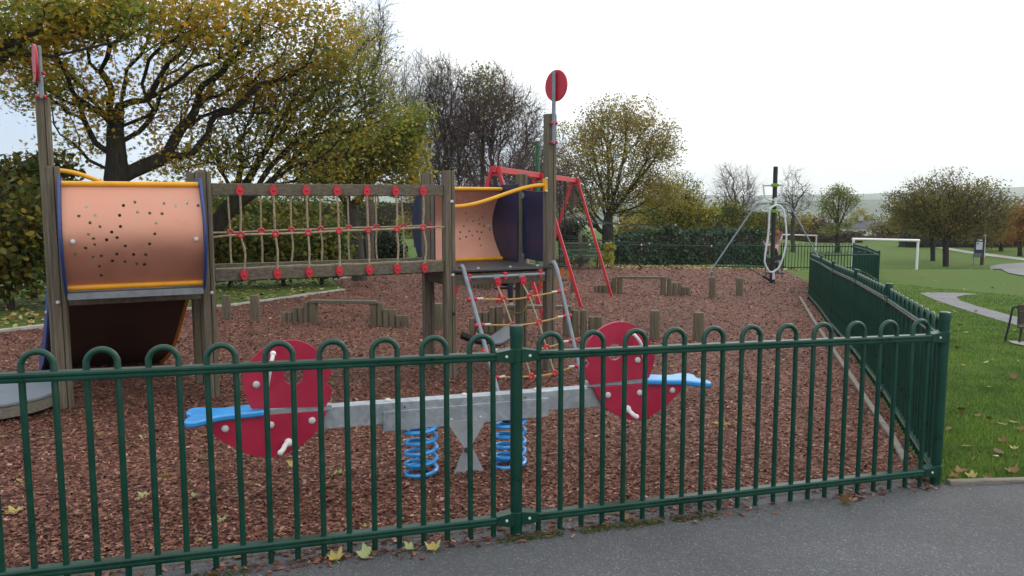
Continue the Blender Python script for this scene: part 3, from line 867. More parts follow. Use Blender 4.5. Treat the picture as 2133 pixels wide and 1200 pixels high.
hb = [s1 + NO * .055 + U * .06 - Z * .10, s2 + NO * .055 - U * .10 - Z * .10]
hbar = obj("hanger_bar", MB().cyl(hb[0], hb[1], .0165, 12), STEEL, tw)
for f in (.02, .48, .95):
    c = hb[0] + (hb[1] - hb[0]) * f; obj("clamp", MB().box(c - NO * .012, (.035, .05, .075), Matrix.Rotation(math.atan2(U.y, U.x), 3, 'Z')), RED, hbar, bevel=.006)
hang = []
for f in (.36, .69):
    c = hb[0] + (hb[1] - hb[0]) * f + NO * .02 - Z * .055
    e_ = obj("rope_fitting", egg(c, NO, -1), RED, hbar); obj("strap", MB().bar(c + Z * .02 + NO * -.004, c + Z * .075 - NO * .012, .06, .012, NO), STEEL, hbar, bevel=.003); hang.append(c - Z * .035 + NO * .015)
rows = [.30, .485, .665, .845]; nodes = []
for ri, f in enumerate(rows):
    a, b = along(T1, f - .005), along(T2, f - .02)
    d = (b - a).normalized(); nd = []
    sag = [.0, -.012, -.03, -.03][ri]
    for c_ in ([.335, .625], [.36, .66], [.40, .68], [.42, .70])[ri]:
        nd.append(a + (b - a) * c_ - Z * (.028 - sag * .3) + NO * .0)
    pts = curve([a + d * .02, nd[0], (nd[0] + nd[1]) / 2 - Z * .008, nd[1], b - d * .02], 6)
    rp = obj("rope", MB().tube(pts, .0085, 8), YELROPE, tw)
    for s_, e, q in ((a, d, 1), (b, -d, 1)):
        obj("ferrule", MB().cyl(s_ + e * .055, s_ + e * .115, .0105, 10), GREYCAP, rp)
        mb = MB().ball(s_ + e * .035, .021, 12, 8).ball(s_ - e * .030, .021, 12, 8)
        obj("end_knob", mb, RED, rp)
    for q in nd: obj("ring", MB().torus(q, NO, .021, .0125, 16, 8), RED, rp)
    nodes.append(nd)
for c_ in (0, 1):
    pts = [hang[c_]] + [n_[c_] for n_ in nodes]
    obj("rope", MB().tube(curve(pts, 6), .0085, 8), TANROPE, tw)
# --- rubber hammock slung under the second deck
hc = on_plane(1036, 692, BFL + (BFR - BFL) * .4 - NO * .25, NO)
hp = [on_plane(*q, hc + NO * o, NO) for q, o in [((1062, 672), -.25), ((1022, 700), -.05), ((1012, 709), .06), ((1030, 716), .08), ((1052, 712), .02), ((1068, 700), -.12), ((1072, 680), -.22)]]
hm = obj("rubber_hammock", MB().prism(hp, Vector((0, 0, -.015))), GREYBOARD, tw, bevel=.003)
ra, rb = on_plane(961, 698, hc, NO), on_plane(1012, 712, hc + NO * .05, NO)
obj("roll", MB().tube(curve([ra, (ra + rb) / 2 - Z * .012, rb, on_plane(1040, 719, hc + NO * .08, NO), on_plane(1066, 704, hc - NO * .08, NO)], 4), [.038] * 9 + [.012] * 8, 10), BLACK, hm)
obj("rope", MB().tube(wob(ra, BFL + U * .05 - NO * .03 + Z * .42, 3, .01), .007, 6), YELROPE, tw)
kn = nodes[0][1]
ca = on_plane(1070, 652, hc - NO * .2, NO)
rp = obj("rope", MB().tube(curve([Vector((kn.x, kn.y + .03, kn.z - .03)), Vector((kn.x - .06, kn.y + .12, kn.z - .16)), ca], 4), .009, 6), YELROPE, tw)
# --- slide behind the first tower
BK = Vector((-.49, .87, 0))
sa, sb = ABL + BK * .05, ABR + BK * .05
sl_prof = [(0, DZ - .02), (.12, DZ - .03), (.35, .62), (.75, .22), (1.15, -.0)]
def srow(p, k): return [Vector((p.x + (BK.x + k) * a, p.y + BK.y * a, (z if z > .3 else z + zg(p.x, p.y)))) for a, z in sl_prof]
ra_, rb_ = curve(srow(sa, -.16), 4), curve(srow(sb, -.24), 4)
vs = []
for a, b in zip(ra_, rb_): vs += [a, b, b - Z * .02, a - Z * .02]
n_ = len(ra_); fs = []
for i in range(n_ - 1):
    for k in range(4): fs.append((i * 4 + k, i * 4 + (k + 1) % 4, (i + 1) * 4 + (k + 1) % 4, (i + 1) * 4 + k))
sl_o = obj("slide_bed", MB().add(vs, fs), SLIDEBROWN, tw)
for row, m, sg, nm in ((ra_, BLUEEDGE, -1, "slide_side"), (rb_, ORANGE, 1, "slide_side")):
    o_ = [p + Z * .16 for p in row] + [p - Z * .05 for p in reversed(row)]
    s_ = obj(nm, MB().prism([p + U * sg * .004 for p in o_], U * sg * .022), m, sl_o, smooth=False, bevel=.004)
    for f in (.3, .55, .8):
        q = row[int(f * (n_ - 1))]; obj("bolt", MB().dome(q + U * sg * .028, U * sg, .016, .014, 10), GREYCAP, sl_o)
done()
# low round step platform at the left edge
pc = Vector((-4.02, 5.97, zg(-4.02, 5.97)))
t_ = thing("round_platform", "low round play platform with grey top and timber rim, beside the leftmost tower", "play platform", pc)
obj("rim", MB().tube([pc + Z * .05, pc + Z * .135], .50, 48), EDGEWOOD, t_, bevel=.006)
obj("top_board", MB().tube([pc + Z * .138, pc + Z * .162], .51, 48), GREYBOARD, t_, bevel=.006)
obj("base", MB().tube([pc - Z * .04, pc + Z * .05], .38, 32), BLACK, t_)
done()

# ------------------------------------------------------------------ seesaw on springs
SD = Vector((.947, .32, 0)).normalized(); SN = Vector((SD.y, -SD.x, 0))      # SN faces the viewer
s0 = G(972, 984); s0.z = zg(s0.x, s0.y)
see = thing("seesaw", "spring seesaw with a galvanised beam, red fish-shaped end panels and blue seats", "seesaw", s0)
sp_ = lambda px, py, off=0.0: on_plane(px, py, s0 + SN * off, SN)
bl, br = sp_(668, 868), sp_(1262, 822)
bl, br = bl, br
BH = .125
bm_ = obj("beam", MB().bar(bl, br, .085, BH), GALV, see, smooth=False, bevel=.005)
a, b = sp_(795, 868), sp_(1137, 838)
obj("spring_plate", MB().bar(a - Z * .018, b - Z * .018, .105, .115), GALV, bm_, smooth=False, bevel=.003)
for px, py in ((808, 830), (967, 818), (1117, 806)):
    q = sp_(px, py); q = bl + (br - bl) * ((q - bl).dot(br - bl) / (br - bl).length_squared) + Z * BH / 2
    obj("bolt", MB().dome(q, Z, .019, .014, 12), GREYCAP, bm_)
for px, py in ((843, 848), (1094, 828)):
    obj("bolt", MB().dome(sp_(px, py, .0535), SN, .0055, .002, 8), BLACK, bm_)  # flat black dots painted on for the dark inside holes in the beam
for px, py in ((940, 874), (1001, 869)):
    obj("bolt", MB().dome(sp_(px, py, .0535), SN, .009, .006, 8), GREYCAP, bm_)
# springs
PLATE = paint("dull_zinc", (.36, .40, .43), .5, .2, .2, 9, .05)
for cx, cy0, cy1 in ((876, 880, 992), (1062, 868, 978)):
    tp, bt = sp_(cx, cy0), sp_(cx, cy1)
    bt.x, bt.y = tp.x, tp.y; bt.z = zg(tp.x, tp.y) + .008
    pts = []
    turns = 5.0
    for k in range(int(turns * 18) + 1):
        f = k / (turns * 18); an = 2 * math.pi * turns * f + 2.2
        pts.append(bt + (tp - bt) * f + Vector((math.cos(an), math.sin(an), 0)) * .092)
    sg_ = obj("spring", MB().tube(pts, .0125, 8), BLUE, see)
    obj("spring_seat", MB().tube([tp - Z * .025, tp + Z * .012], .055, 20), BLACK, sg_, bevel=.004)
    mb = MB().box(bt + SN * -.10 + Z * .02, (.10, .05, .05)); obj("ground_clip", mb, BLUE, sg_, bevel=.005)
# pivot plates
mb = MB().prism([sp_(930, 878, .058), sp_(1014, 871, .058), sp_(974, 944, .058)], SN * -.008)
obj("pivot_plate", mb, PLATE, see, smooth=False)
for off in (.05, -.09):
    q = [sp_(977, 918, off), sp_(938, 996, off), sp_(1016, 996, off)]
    for p in q[1:]: p.z = min(p.z, zg(p.x, p.y) - .03)
    obj("ground_plate", MB().prism(q, SN * -.008), PLATE, see, smooth=False)
obj("pivot", MB().cyl(sp_(972, 938, .07), sp_(972, 938, -.11), .016, 12), BLACK, see)
def panel_part(name, pts, hole, th, off):
    """red panel cut from board, with an eye hole"""
    bm = bmesh.new(); o3 = [sp_(*p, off) for p in pts]; n3 = SN * -th
    loops = [o3]
    if hole:
        c = sp_(hole[0], hole[1], off); rr_ = (sp_(hole[0] + hole[2], hole[1], off) - c).length
        loops.append([c + (SD * math.cos(2 * math.pi * k / 28) + Z * math.sin(2 * math.pi * k / 28)) * rr_ for k in range(28)])
    edges = []
    for lp in loops:
        v = [bm.verts.new(p - ORG) for p in lp]
        edges += [bm.edges.new((v[i], v[(i + 1) % len(v)])) for i in range(len(v))]
    r_ = bmesh.ops.triangle_fill(bm, use_beauty=True, use_dissolve=False, edges=edges)
    ex = bmesh.ops.extrude_face_region(bm, geom=[f for f in bm.faces])
    bmesh.ops.translate(bm, verts=[g for g in ex['geom'] if isinstance(g, bmesh.types.BMVert)], vec=n3)
    bmesh.ops.recalc_face_normals(bm, faces=bm.faces)
    me = bpy.data.meshes.new(name); bm.to_mesh(me); bm.free()
    return link(name, me, REDPANEL, see, smooth=False, bevel=.003)
def smooth_outline(pts, corners=(), n=4):
    """rounds an outline except at the listed corner indices"""
    out_, m = [], len(pts)
    for i in range(m):
        p0, p1, p2, p3 = (np.array(pts[(i + k - 1) % m], float) for k in range(4))
        if i in corners: p0 = 2 * p1 - p2
        if (i + 1) % m in corners: p3 = 2 * p2 - p1
        for k in range(n):
            t = k / n
            out_.append(tuple(.5 * ((2 * p1) + (p2 - p0) * t + (2 * p0 - 5 * p1 + 4 * p2 - p3) * t * t + (3 * p1 - p0 - 3 * p2 + p3) * t ** 3)))
    return out_
zl = lambda L_: [(360 + x * .29994, 640 + y * .3) for x, y in L_]
zr = lambda L_: [(1180 + x * .21666, 640 + y * .21666) for x, y in L_]
ul = [(485, 490), (500, 430), (530, 385), (590, 320), (660, 270), (740, 240), (820, 230), (900, 240), (970, 275), (1030, 325), (1070, 375), (1095, 430), (1103, 460), (1060, 520), (1108, 570), (1085, 640), (1063, 690), (545, 707), (510, 630), (490, 560)]
ll = [(205, 810), (300, 777), (620, 750), (1062, 716), (1065, 740), (1000, 860), (930, 930), (850, 985), (760, 1030), (660, 1045), (540, 1025), (430, 980), (300, 900)]
ur = [(185, 440), (215, 330), (270, 260), (340, 200), (420, 160), (500, 142), (580, 148), (650, 175), (720, 220), (780, 290), (820, 370), (842, 450), (838, 540), (815, 620), (795, 680), (230, 747), (200, 690), (188, 610), (190, 580), (228, 530), (190, 480)]
lr_ = [(255, 770), (1110, 714), (1175, 724), (1120, 790), (1060, 850), (960, 950), (860, 1020), (760, 1075), (650, 1090), (560, 1070), (450, 1020), (370, 960), (310, 880)]
OFFP = .066
pu_l = panel_part("fish_panel", smooth_outline(zl(ul), (12, 13, 14, 16, 17)), (*zl([(840, 475)])[0], 20.5), .02, OFFP)
pl_l = panel_part("keel_panel", smooth_outline(zl(ll), (0, 2, 3, 4)), None, .02, OFFP)
pu_r = panel_part("fish_panel", smooth_outline(zr(ur), (14, 15, 18, 19, 20)), (*zr([(465, 430)])[0], 15.6), .02, OFFP)
pl_r = panel_part("keel_panel", smooth_outline(zr(lr_), (0, 1, 2)), None, .02, OFFP)
# the bar in the slot that carries panel and seat
for a, b in (((540, 858), (690, 846)), ((1222, 800), (1345, 791))):
    obj("slot_bar", MB().bar(sp_(*a, .03), sp_(*b, .03), .06, .028), GALV, see, smooth=False, bevel=.002)
for pn, lst in ((pu_l, [(534, 801)]), (pl_l, [(469, 893), (564, 885), (650, 876)]), (pu_r, [(1328, 750)]), (pl_r, [(1266, 823), (1332, 818), (1400, 813)])):
    for px, py in lst: obj("bolt", MB().dome(sp_(px, py, OFFP), SN, .0195, .014, 14), GREYCAP, pn)
# seats with a fish tail
def seat(px0, py0, px1, py1):
    c0, c1 = sp_(px0, py0, .0), sp_(px1, py1, .0); d = (c1 - c0).normalized(); L = (c1 - c0).length
    half = [(0, .085), (.18, .09), (.40, .085), (.58, .088), (.72, .125), (.84, .152), (.93, .150), (.985, .115), (.985, .07), (.93, .02)]
    full = [(a, b) for a, b in half] + [(a, -b) for a, b in reversed(half)]
    full = smooth_outline(full, (0, 19), 3)
    pts = [c0 + d * a * L + SN * (b + .005) + Z * .018 for a, b in full]
    st = obj("seat", MB().prism(pts, Z * -.034), BLUE, see, bevel=.010)
seat(556, 852, 384, 872)
seat(1330, 790, 1462, 792)
# handles and foot rests
def handle(pn, pts, r, offs):
    obj("handle", MB().tube(curve([sp_(px, py, OFFP + o) for (px, py), o in zip(pts, offs)], 5), r, 10), WHITE, pn)
handle(pu_l, [(569, 737), (566, 752), (562, 772), (559, 792), (557, 805)], .011, [.05, .075, .075, .05, 0])
obj("handle_knob", MB().ball(sp_(569, 737, OFFP + .05), .016, 10, 8), WHITE, pu_l)
handle(pu_r, [(1314, 692), (1322, 698), (1333, 712), (1338, 728), (1340, 745)], .010, [.05, .07, .075, .05, 0])
obj("handle_knob", MB().ball(sp_(1314, 692, OFFP + .05), .0155, 10, 8), WHITE, pu_r)
for pn, pts in ((pl_l, [(601, 922), (594, 928), (590, 936), (584, 943), (600, 938)]), (pl_r, [(1307, 852), (1313, 858), (1319, 864), (1326, 868), (1310, 862)])):
    mb = MB().tube(curve([sp_(*pts[0], OFFP + .01), sp_(*pts[1], OFFP + .05), sp_(*pts[2], OFFP + .07), sp_(*pts[3], OFFP + .09)], 4), [.014] * 13, 10).ball(sp_(*pts[3], OFFP + .09), .016, 10, 8).ball(sp_(*pts[0], OFFP + .015), .024, 10, 8)
    obj("foot_rest", mb, WHITE, pn)
done()

# ------------------------------------------------------------------ red swing frame
SW0, SW2 = Vector((-.27, 12.75, 0)), Vector((1.34, 17.1, 0)); sdir = (SW2 - SW0).normalized(); sper = Vector((sdir.y, -sdir.x, 0))
swg = thing("swing_frame", "red steel double bay swing frame of three A-shaped supports behind the climbing frame", "swing frame", (SW0.x, SW0.y, zg(SW0.x, SW0.y)))
zs0, zs2 = P(1031, 353, SW0.y).z, P(1190, 376, SW2.y).z
apx = []
for f in (0, .475, 1):
    p = SW0 + (SW2 - SW0) * f; z = zs0 + (zs2 - zs0) * f; apx.append(Vector((p.x, p.y, z)))
    for s_ in (-1, 1):
        ft = p + sper * s_ * .86; ft = Vector((ft.x, ft.y, zg(ft.x, ft.y) - .08)); tp = Vector((p.x, p.y, z + .02)) + sper * s_ * .05
        obj("leg", MB().bar(tp, ft, .054, .054, sdir), REDPAINT, swg, smooth=False, bevel=.005)
    obj("apex_plate", MB().prism([Vector((p.x, p.y, z + .05)) + sper * .09, Vector((p.x, p.y, z + .05)) - sper * .09, Vector((p.x, p.y, z - .10)) - sper * .12, Vector((p.x, p.y, z - .10)) + sper * .12], sdir * .012), REDPAINT, swg, smooth=False)
obj("top_bar", MB().bar(apx[0] - sdir * .05, apx[2] + sdir * .05, .075, .10), REDPAINT, swg, smooth=False, bevel=.006)
done()
def cradle(px, pys, label, k):
    """toddler swing seat hung on two chains from the top bar"""
    r_ = ray(px, pys)[0]
    f = k; p = apx[0] + (apx[2] - apx[0]) * f
    zs = P(px, pys, p.y).z
    t_ = thing("cradle_swing", label, "swing", (p.x, p.y, zs), "toddler swings on the red frame")
    for s_ in (-1, 1):
        a = p + sdir * s_ * .17 - Z * .05; b = Vector((p.x, p.y, zs + .02)) + sdir * s_ * .17
        obj("hanger", MB().tube(wob(a, b, 6, .004), .011, 6), BLACKROPE, t_)
    c = Vector((p.x, p.y, zs))
    obj("ring", MB().torus(c, Z, .185, .022, 28, 8), BLACK, t_)
    obj("seat_pan", MB().tube([c - Z * .30, c - Z * .275], .15, 20), BLACK, t_, bevel=.006)
    for an in range(6):
        a = 2 * math.pi * an / 6 + .3; e_ = Vector((math.cos(a), math.sin(a), 0))
        obj("side_strap", MB().bar(c + e_ * .18 - Z * .02, c + e_ * .145 - Z * .28, .045, .012, e_), ORANGE, t_, smooth=False)
    done()
cradle(1171, 553, "toddler swing with orange side straps, nearer the right end of the red frame", .80)
cradle(1123, 568, "toddler swing with orange side straps hanging behind the tall round-disc post", .62)

# ------------------------------------------------------------------ rope pyramid
mx_, my_ = .74, 23.2
pyr = thing("rope_pyramid", "dark rope climbing pyramid around a green mast beyond the red swing frame", "climbing net", (mx_, my_, zg(mx_, my_)))
mt = P(1118, 292, my_).z; mb_ = zg(mx_, my_)
obj("mast", MB().tube([(mx_, my_, mb_ - .1), (mx_, my_, mt - .03)], .062, 16), paint("mast_green", (.008, .12, .035), .4, 0, .15, 8), pyr)
obj("mast_cap", MB().ball((mx_, my_, mt), .065, 12, 8), WHITE, pyr)
top = Vector((mx_, my_, mt - .12)); anch = []
a0 = G(1352, 560)
rad = (a0 - Vector((mx_, my_, a0.z))).length * .93; an0 = math.atan2(a0.y - my_, a0.x - mx_)
for k in range(6):
    an = an0 + k * math.pi / 3; rr_ = rad if k in (0, 1, 5) else 4.2
    q = Vector((mx_ + math.cos(an) * rr_, my_ + math.sin(an) * rr_, 0)); q.z = zg(q.x, q.y); anch.append(q)
    obj("stay", MB().tube([top, q], .012, 5), DARKROPE, pyr)
    obj("turnbuckle", MB().tube([q + (top - q).normalized() * .03, q + (top - q).normalized() * .45], .03, 8), BLACK, pyr)
for f in (.25, .42, .58, .73):
    ring_ = [top + (q - top) * f for q in anch]
    for i in range(6):
        a, b = ring_[i], ring_[(i + 1) % 6]; m_ = (a + b) / 2 * (1 - .10) + Vector((mx_, my_, (a + b).z / 2 )) * .10
        obj("cross_rope", MB().tube([a, m_, b], .009, 5), DARKROPE, pyr)
        for q in (a, m_): obj("node", MB().ball(q, .026, 8, 6), GREYCAP, pyr)
        if f > .3:
            c_ = Vector((mx_, my_, m_.z + .3)); obj("cross_rope", MB().tube([m_, c_], .008, 5), DARKROPE, pyr)
done()

# ------------------------------------------------------------------ stumps and balance beams
def log(x, y, h, r, parent=None, tilt=0):
    z = zg(x, y); a = random.random() * 6
    prof = []
    for zz, k in ((-.06, 1.02), (.0, 1.0), (h * .5, .985), (h - .012, .97), (h, .93)):
        prof.append([Vector((x + math.cos(2 * math.pi * i / 14) * r * k * (1 + .03 * math.sin(3 * 2 * math.pi * i / 14 + a)), y + math.sin(2 * math.pi * i / 14) * r * k, z + zz)) for i in range(14)])
    return MB().loft(prof)
stl = {(1365, 710): "grey cut log stump behind the right seesaw fish, left one of a pair", (1457, 714): "mossy cut log stump to the right of the seesaw fish, right one of a pair",
       (1485, 622): "log stump at the foot of the left leg of the standing swinger frame", (1542, 618): "log stump just left of the black pole of the swinger",
       (1195, 610): "log stump between the red legs of the swing frame", (470, 668): "log stump under the bridge, next to the left tower", (529, 671): "log stump under the bridge, second from the left tower",
       (912, 690): "log stump partly hidden behind the post in the middle of the bridge end"}
tops = {(1365, 710): 648, (1457, 714): 652, (1485, 622): 578, (1542, 618): 580, (1195, 610): 574, (470, 668): 616, (529, 671): 616, (912, 690): 633}
rads = {(1365, 710): 11, (1457, 714): 12, (1485, 622): 7, (1542, 618): 7.5, (1195, 610): 6.5, (470, 668): 9, (529, 671): 10, (912, 690): 11}
for (px, py), lab in stl.items():
    p = G(px, py); h = P(px, tops[(px, py)], p.y).z - p.z; r_ = rads[(px, py)] / F_PX * p.y
    o = obj("log_stump", log(p.x, p.y + r_, h, r_), LOGWOOD, None, org=p)
    tag(o, lab, "stump", "log stepping stumps in the bark")
def balance(spec, label, group="log balance beams"):
    """spec: left steps [(px, top py)], plank ends, right steps; base py line"""
    L_, R_, (bl_, br_), rpx = spec
    p0, p1 = G(*bl_), G(*br_)
    t_ = thing("balance_beam", label, "balance beam", p0, group)
    d = (p1 - p0); tp = []
    for lst, big in ((L_, L_[-1]), (R_, R_[0])):
        for it in lst:
            px, py = it; r_ = ray(px, 600)[0]
            s_ = (r_ * p0.y - p0.x) / (d.x - r_ * d.y); q = p0 + d * s_
            h = P(px, py, q.y).z - zg(q.x, q.y); rr_ = rpx / F_PX * q.y * (1.28 if it is big else 1)
            obj("log", log(q.x, q.y, h, rr_), LOGWOOD, t_)
            if it is big: tp.append(Vector((q.x, q.y, zg(q.x, q.y) + h)))
    dd = (tp[1] - tp[0]).normalized()
    obj("plank", MB().bar(tp[0] - dd * .06 + Z * .026, tp[1] + dd * .06 + Z * .026, .13, .045), BEAMWOOD, t_, smooth=False, bevel=.006)
    done()
balance(([(591, 650), (603, 650), (614, 640), (626, 640), (637, 629), (653, 631)], [(778, 633), (791, 631), (804, 645), (818, 645), (830, 657), (845, 657)], ((590, 672), (845, 684)), 6.6), "log balance beam with stepped ends lying under the rope bridge")
balance(([(984, 663), (998, 650), (1012, 650), (1025, 640), (1040, 638), (1062, 642)], [(1182, 644), (1198, 646), (1216, 646), (1234, 660), (1249, 660)], ((980, 694), (1249, 702)), 7.5), "log balance beam with stepped ends behind the climbing net and the hammock")
balance(([(1242, 595), (1251, 594), (1260, 594), (1270, 586), (1279, 578), (1291, 580)], [(1381, 581), (1394, 579), (1405, 589), (1416, 589), (1423, 598), (1433, 598)], ((1240, 610), (1433, 617)), 4.6), "log balance beam with stepped ends in front of the ivy hedge")
balance(([(984, 588), (992, 584), (1000, 580), (1008, 578), (1017, 578), (1026, 580)], [(1090, 577), (1099, 577), (1108, 582), (1116, 582), (1124, 588)], ((982, 601), (1124, 606)), 4.4), "log balance beam with stepped ends glimpsed under the far deck beneath the red swing frame")

# ------------------------------------------------------------------ standing swinger
q0 = G(1607, 592); SY = q0.y
sn_ = lambda px, py, dy=0.0: P(px, py, SY + dy)
swr = thing("standing_swinger", "black pole swinger with white looped tubes, green clamps and grey splayed legs", "play swing", q0)
LIME = paint("lime_clamp", (.16, .34, .02), .4, 0, .12, 8)
pt = sn_(1610.5, 347); pole = obj("pole", MB().tube([(q0.x, q0.y, q0.z - .1), (q0.x, q0.y, pt.z)], .062, 18), BLACK, swr)
for py in (386, 425, 440):
    z = sn_(1610, py).z; c = Vector((q0.x, q0.y, z))
    obj("clamp", MB().tube([c - Z * .05, c - Z * .035, c + Z * .035, c + Z * .05], [.075, .105, .105, .075], 16), LIME, swr)
def wt(name, pts, r, m, dys=None):
    dys = dys or [0] * len(pts)
    obj(name, MB().tube(curve([sn_(px, py, dy) for (px, py), dy in zip(pts, dys)], 5), r, 10), m, swr)
wt("upper_frame", [(1590, 384), (1591, 395), (1593, 408), (1599, 415), (1610, 417), (1622, 414), (1628, 404), (1630, 386)], .022, WHITEMETAL, [-.1] * 8)
obj("cross_tube", MB().cyl(sn_(1588, 387), sn_(1632, 386), .018, 10), STEEL, swr)
LF, RF = G(1483, 592), G(1706, 594)
LF = Vector((sn_(1483, 575).x, SY + .2, 0)); LF.z = zg(LF.x, LF.y) - .05
RFp = sn_(1712, 548); RF = Vector((RFp.x, SY + .2, zg(RFp.x, SY) - .05))
lt = [sn_(1598, 424), sn_(1585, 424.5), sn_(1578, 427), sn_(1570, 434), sn_(1484, 560), Vector((sn_(1483, 566).x, SY, sn_(1483, 566).z)), LF]
obj("leg", MB().tube(curve(lt, 4), .023, 10), STEEL, swr)
rt = [sn_(1602, 424), sn_(1634, 424), sn_(1642, 427), sn_(1650, 437), sn_(1697, 523), sn_(1706, 545), RF]
obj("leg", MB().tube(curve(rt, 4), .023, 10), STEEL, swr)
obj("cross_tube", MB().tube(curve([sn_(1586, 428), sn_(1586, 436), sn_(1592, 440), sn_(1612, 440), sn_(1630, 438)], 4), .022, 10), WHITEMETAL, swr)
obj("bracket", MB().cyl(sn_(1615, 412, -.12), sn_(1615, 428, -.12), .035, 10), WHITEMETAL, swr)
loop = [(1603, 436), (1612, 429), (1622, 428), (1630, 434), (1634, 448), (1637, 470), (1638, 495), (1635, 520), (1628, 545), (1620, 560), (1607, 567), (1600, 563), (1594, 550), (1593, 540), (1596, 515), (1600, 490), (1602, 460)]
ptsl = curve([sn_(*p, -.28) for p in loop], 4)
lp = obj("loop", MB().tube(ptsl + [ptsl[0]], .025, 10), WHITEMETAL, swr)
o_ = [(1593, 541), (1598, 538), (1610, 537), (1618, 533), (1626, 531), (1629, 534), (1628, 540), (1620, 543), (1608, 546), (1600, 549), (1595, 547)]
obj("grip_plate", MB().prism([sn_(*p, -.30) for p in o_], Vector((0, .03, 0))), BLACK, lp, smooth=False)
obj("foot_peg", MB().tube([sn_(1611, 567, -.28), sn_(1611, 583, -.28)], .032, 10), WHITEMETAL, lp)
obj("collar", MB().tube([sn_(1611, 582, -.28), sn_(1611, 588, -.28)], .042, 12), BLACK, lp)
obj("foot_spike", MB().tube([sn_(1611, 588, -.28), sn_(1610.5, 607, -.28)], .018, 8), STEEL, lp)
for px0, px1, py0, py1 in ((1597, 1595, 442, 575), (1621, 1629, 436, 580)):
    obj("hanging_rope", MB().tube(curve([sn_(px0, py0, .35), sn_((px0 + px1) / 2 + (2 if px0 > 1610 else 0), (py0 + py1) / 2 - 20, .4), sn_(px1, py1, .38)], 5), .014, 8), BROWNROPE, swr)
o_ = [sn_(1594, 578, .1), sn_(1632, 577, .1), sn_(1632, 577, .7), sn_(1594, 578, .7)]
fz = sn_(1612, 566, .4).z
obj("foot_board", MB().prism([Vector((p.x, p.y, fz)) for p in o_], Z * -.03), BLACK, swr, smooth=False)
done()

# ------------------------------------------------------------------ benches, goals, sign, house
def slat_bench(p, ang, label, wd, m_slat, m_frame, col2=None, sc=1.0):
    t_ = thing("bench", label, "bench", p)
    rot = Matrix.Rotation(ang, 3, 'Z'); B_ = lambda x, y, z: Vector(p) + rot @ Vector((x * sc, y * sc, z * sc))
    for k in range(4): obj("seat_slat", MB().bar(B_(-wd / 2, .02 + k * .11, .44), B_(wd / 2, .02 + k * .11, .44), .09 * sc, .035 * sc), m_slat, t_, smooth=False, bevel=.004)
    for k in range(4): obj("back_slat", MB().bar(B_(-wd / 2, .42 + k * .025, .54 + k * .12), B_(wd / 2, .42 + k * .025, .54 + k * .12), .03 * sc, .09 * sc), m_slat if (k % 2 == 0 or not col2) else col2, t_, smooth=False, bevel=.004)
    for s_ in (-1, 1):
        x = s_ * (wd / 2 - .12)
        obj("leg_frame", MB().tube([B_(x, -.02, -.05), B_(x, .0, .42), B_(x, .38, .42), B_(x, .52, .98)], .024 * sc, 8), m_frame, t_)
        obj("leg_frame", MB().tube([B_(x, .46, -.05), B_(x, .36, .42)], .024 * sc, 8), m_frame, t_)
        obj("arm_rest", MB().tube([B_(x, .0, .42), B_(x, -.01, .64), B_(x, .42, .66)], .02 * sc, 8), m_frame, t_)
    done()
GREENSLAT = paint("green_slat", (.008, .055, .038), .5, 0, .25, 5)
ROTTEN = wood("bare_slat", (.05, .05, .03), (.16, .14, .07), .3, 'x')
bp = G(1208, 556); bp = on_ground(P(1212, 520, 28.2).x, 28.2)
slat_bench(bp, R(6), "green slatted bench with bare worn slats, behind the swing frame by the ivy hedge", 1.55, GREENSLAT, GREENSLAT, ROTTEN)
# small bench at the right edge: a folding-looking seat of brown boards on thin iron legs, seen from its end
BROWNB = wood("brown_board", (.035, .026, .018), (.11, .085, .06), .2, 'x')
IRON = paint("iron", (.018, .02, .024), .5, .4, .25, 8)
b0 = G(2095, 712); bY = b0.y + .05
be = thing("park_bench", "dark boarded bench with thin iron legs on the lawn at the right edge", "bench", (P(2130, 715, bY).x, bY, zg(P(2130, 715, bY).x, bY)))
bq = lambda px, py, dy=0.0: P(px, py, bY + dy)
for dx in (0, 1.35):
    D_ = Vector((dx * .92, dx * .38 * -1 * .2, 0))
    obj("leg_frame", MB().tube(curve([bq(2093, 711) + D_, bq(2103, 672) + D_, bq(2109, 644) + D_, bq(2113, 640) + D_, bq(2121, 639) + D_], 3), .014, 8), IRON, be)
    obj("leg_frame", MB().tube([bq(2122, 722, -.25) + D_, bq(2127, 688, -.15) + D_, bq(2121, 640) + D_], .014, 8), IRON, be)
for k, (px, py, qx, qy) in enumerate([(2121, 641, 2131, 640), (2121, 655, 2131, 655), (2120, 667, 2131, 668)]):
    a = bq(px, py, -.03); obj("back_slat", MB().bar(a, a + Vector((1.45, -.10, 0)), .03, .085), BROWNB, be, smooth=False, bevel=.004)
for k in range(3):
    a = bq(2122, 676 + k * 3, -.08 - k * .11); obj("seat_slat", MB().bar(a, a + Vector((1.45, -.10, 0)), .09, .03), BROWNB, be, smooth=False, bevel=.004)
done()
pad = drape("paving", [gxy(*q) for q in [(2098, 712), (2160, 716), (2200, 728), (2130, 722), (2110, 718)]], .02, CONCRETE)
def goal(pxl, pxr, pyt, pyb, label, r_):
    p, q = G(pxl, pyb), None
    Y0 = p.y; t_ = thing("goal", label, "goal", p, "white football goals on the field")
    rl, rr_ = ray(pxl, pyb)[0], ray(pxr, pyb)[0]
    q = Vector((P(pxr, pyb, Y0 + .8).x, Y0 + .8, 0)); q.z = zg(q.x, q.y)
    za, zb_ = P(pxl, pyt, p.y).z, P(pxr, pyt + 3, q.y).z
    obj("upright", MB().tube([p - Z * .05, (p.x, p.y, za)], r_, 12), WHITE, t_); obj("upright", MB().tube([q - Z * .05, (q.x, q.y, zb_)], r_, 12), WHITE, t_)
    obj("crossbar", MB().tube([(p.x - r_, p.y, za), (q.x + r_, q.y, zb_)], r_, 12), WHITE, t_)
    done()
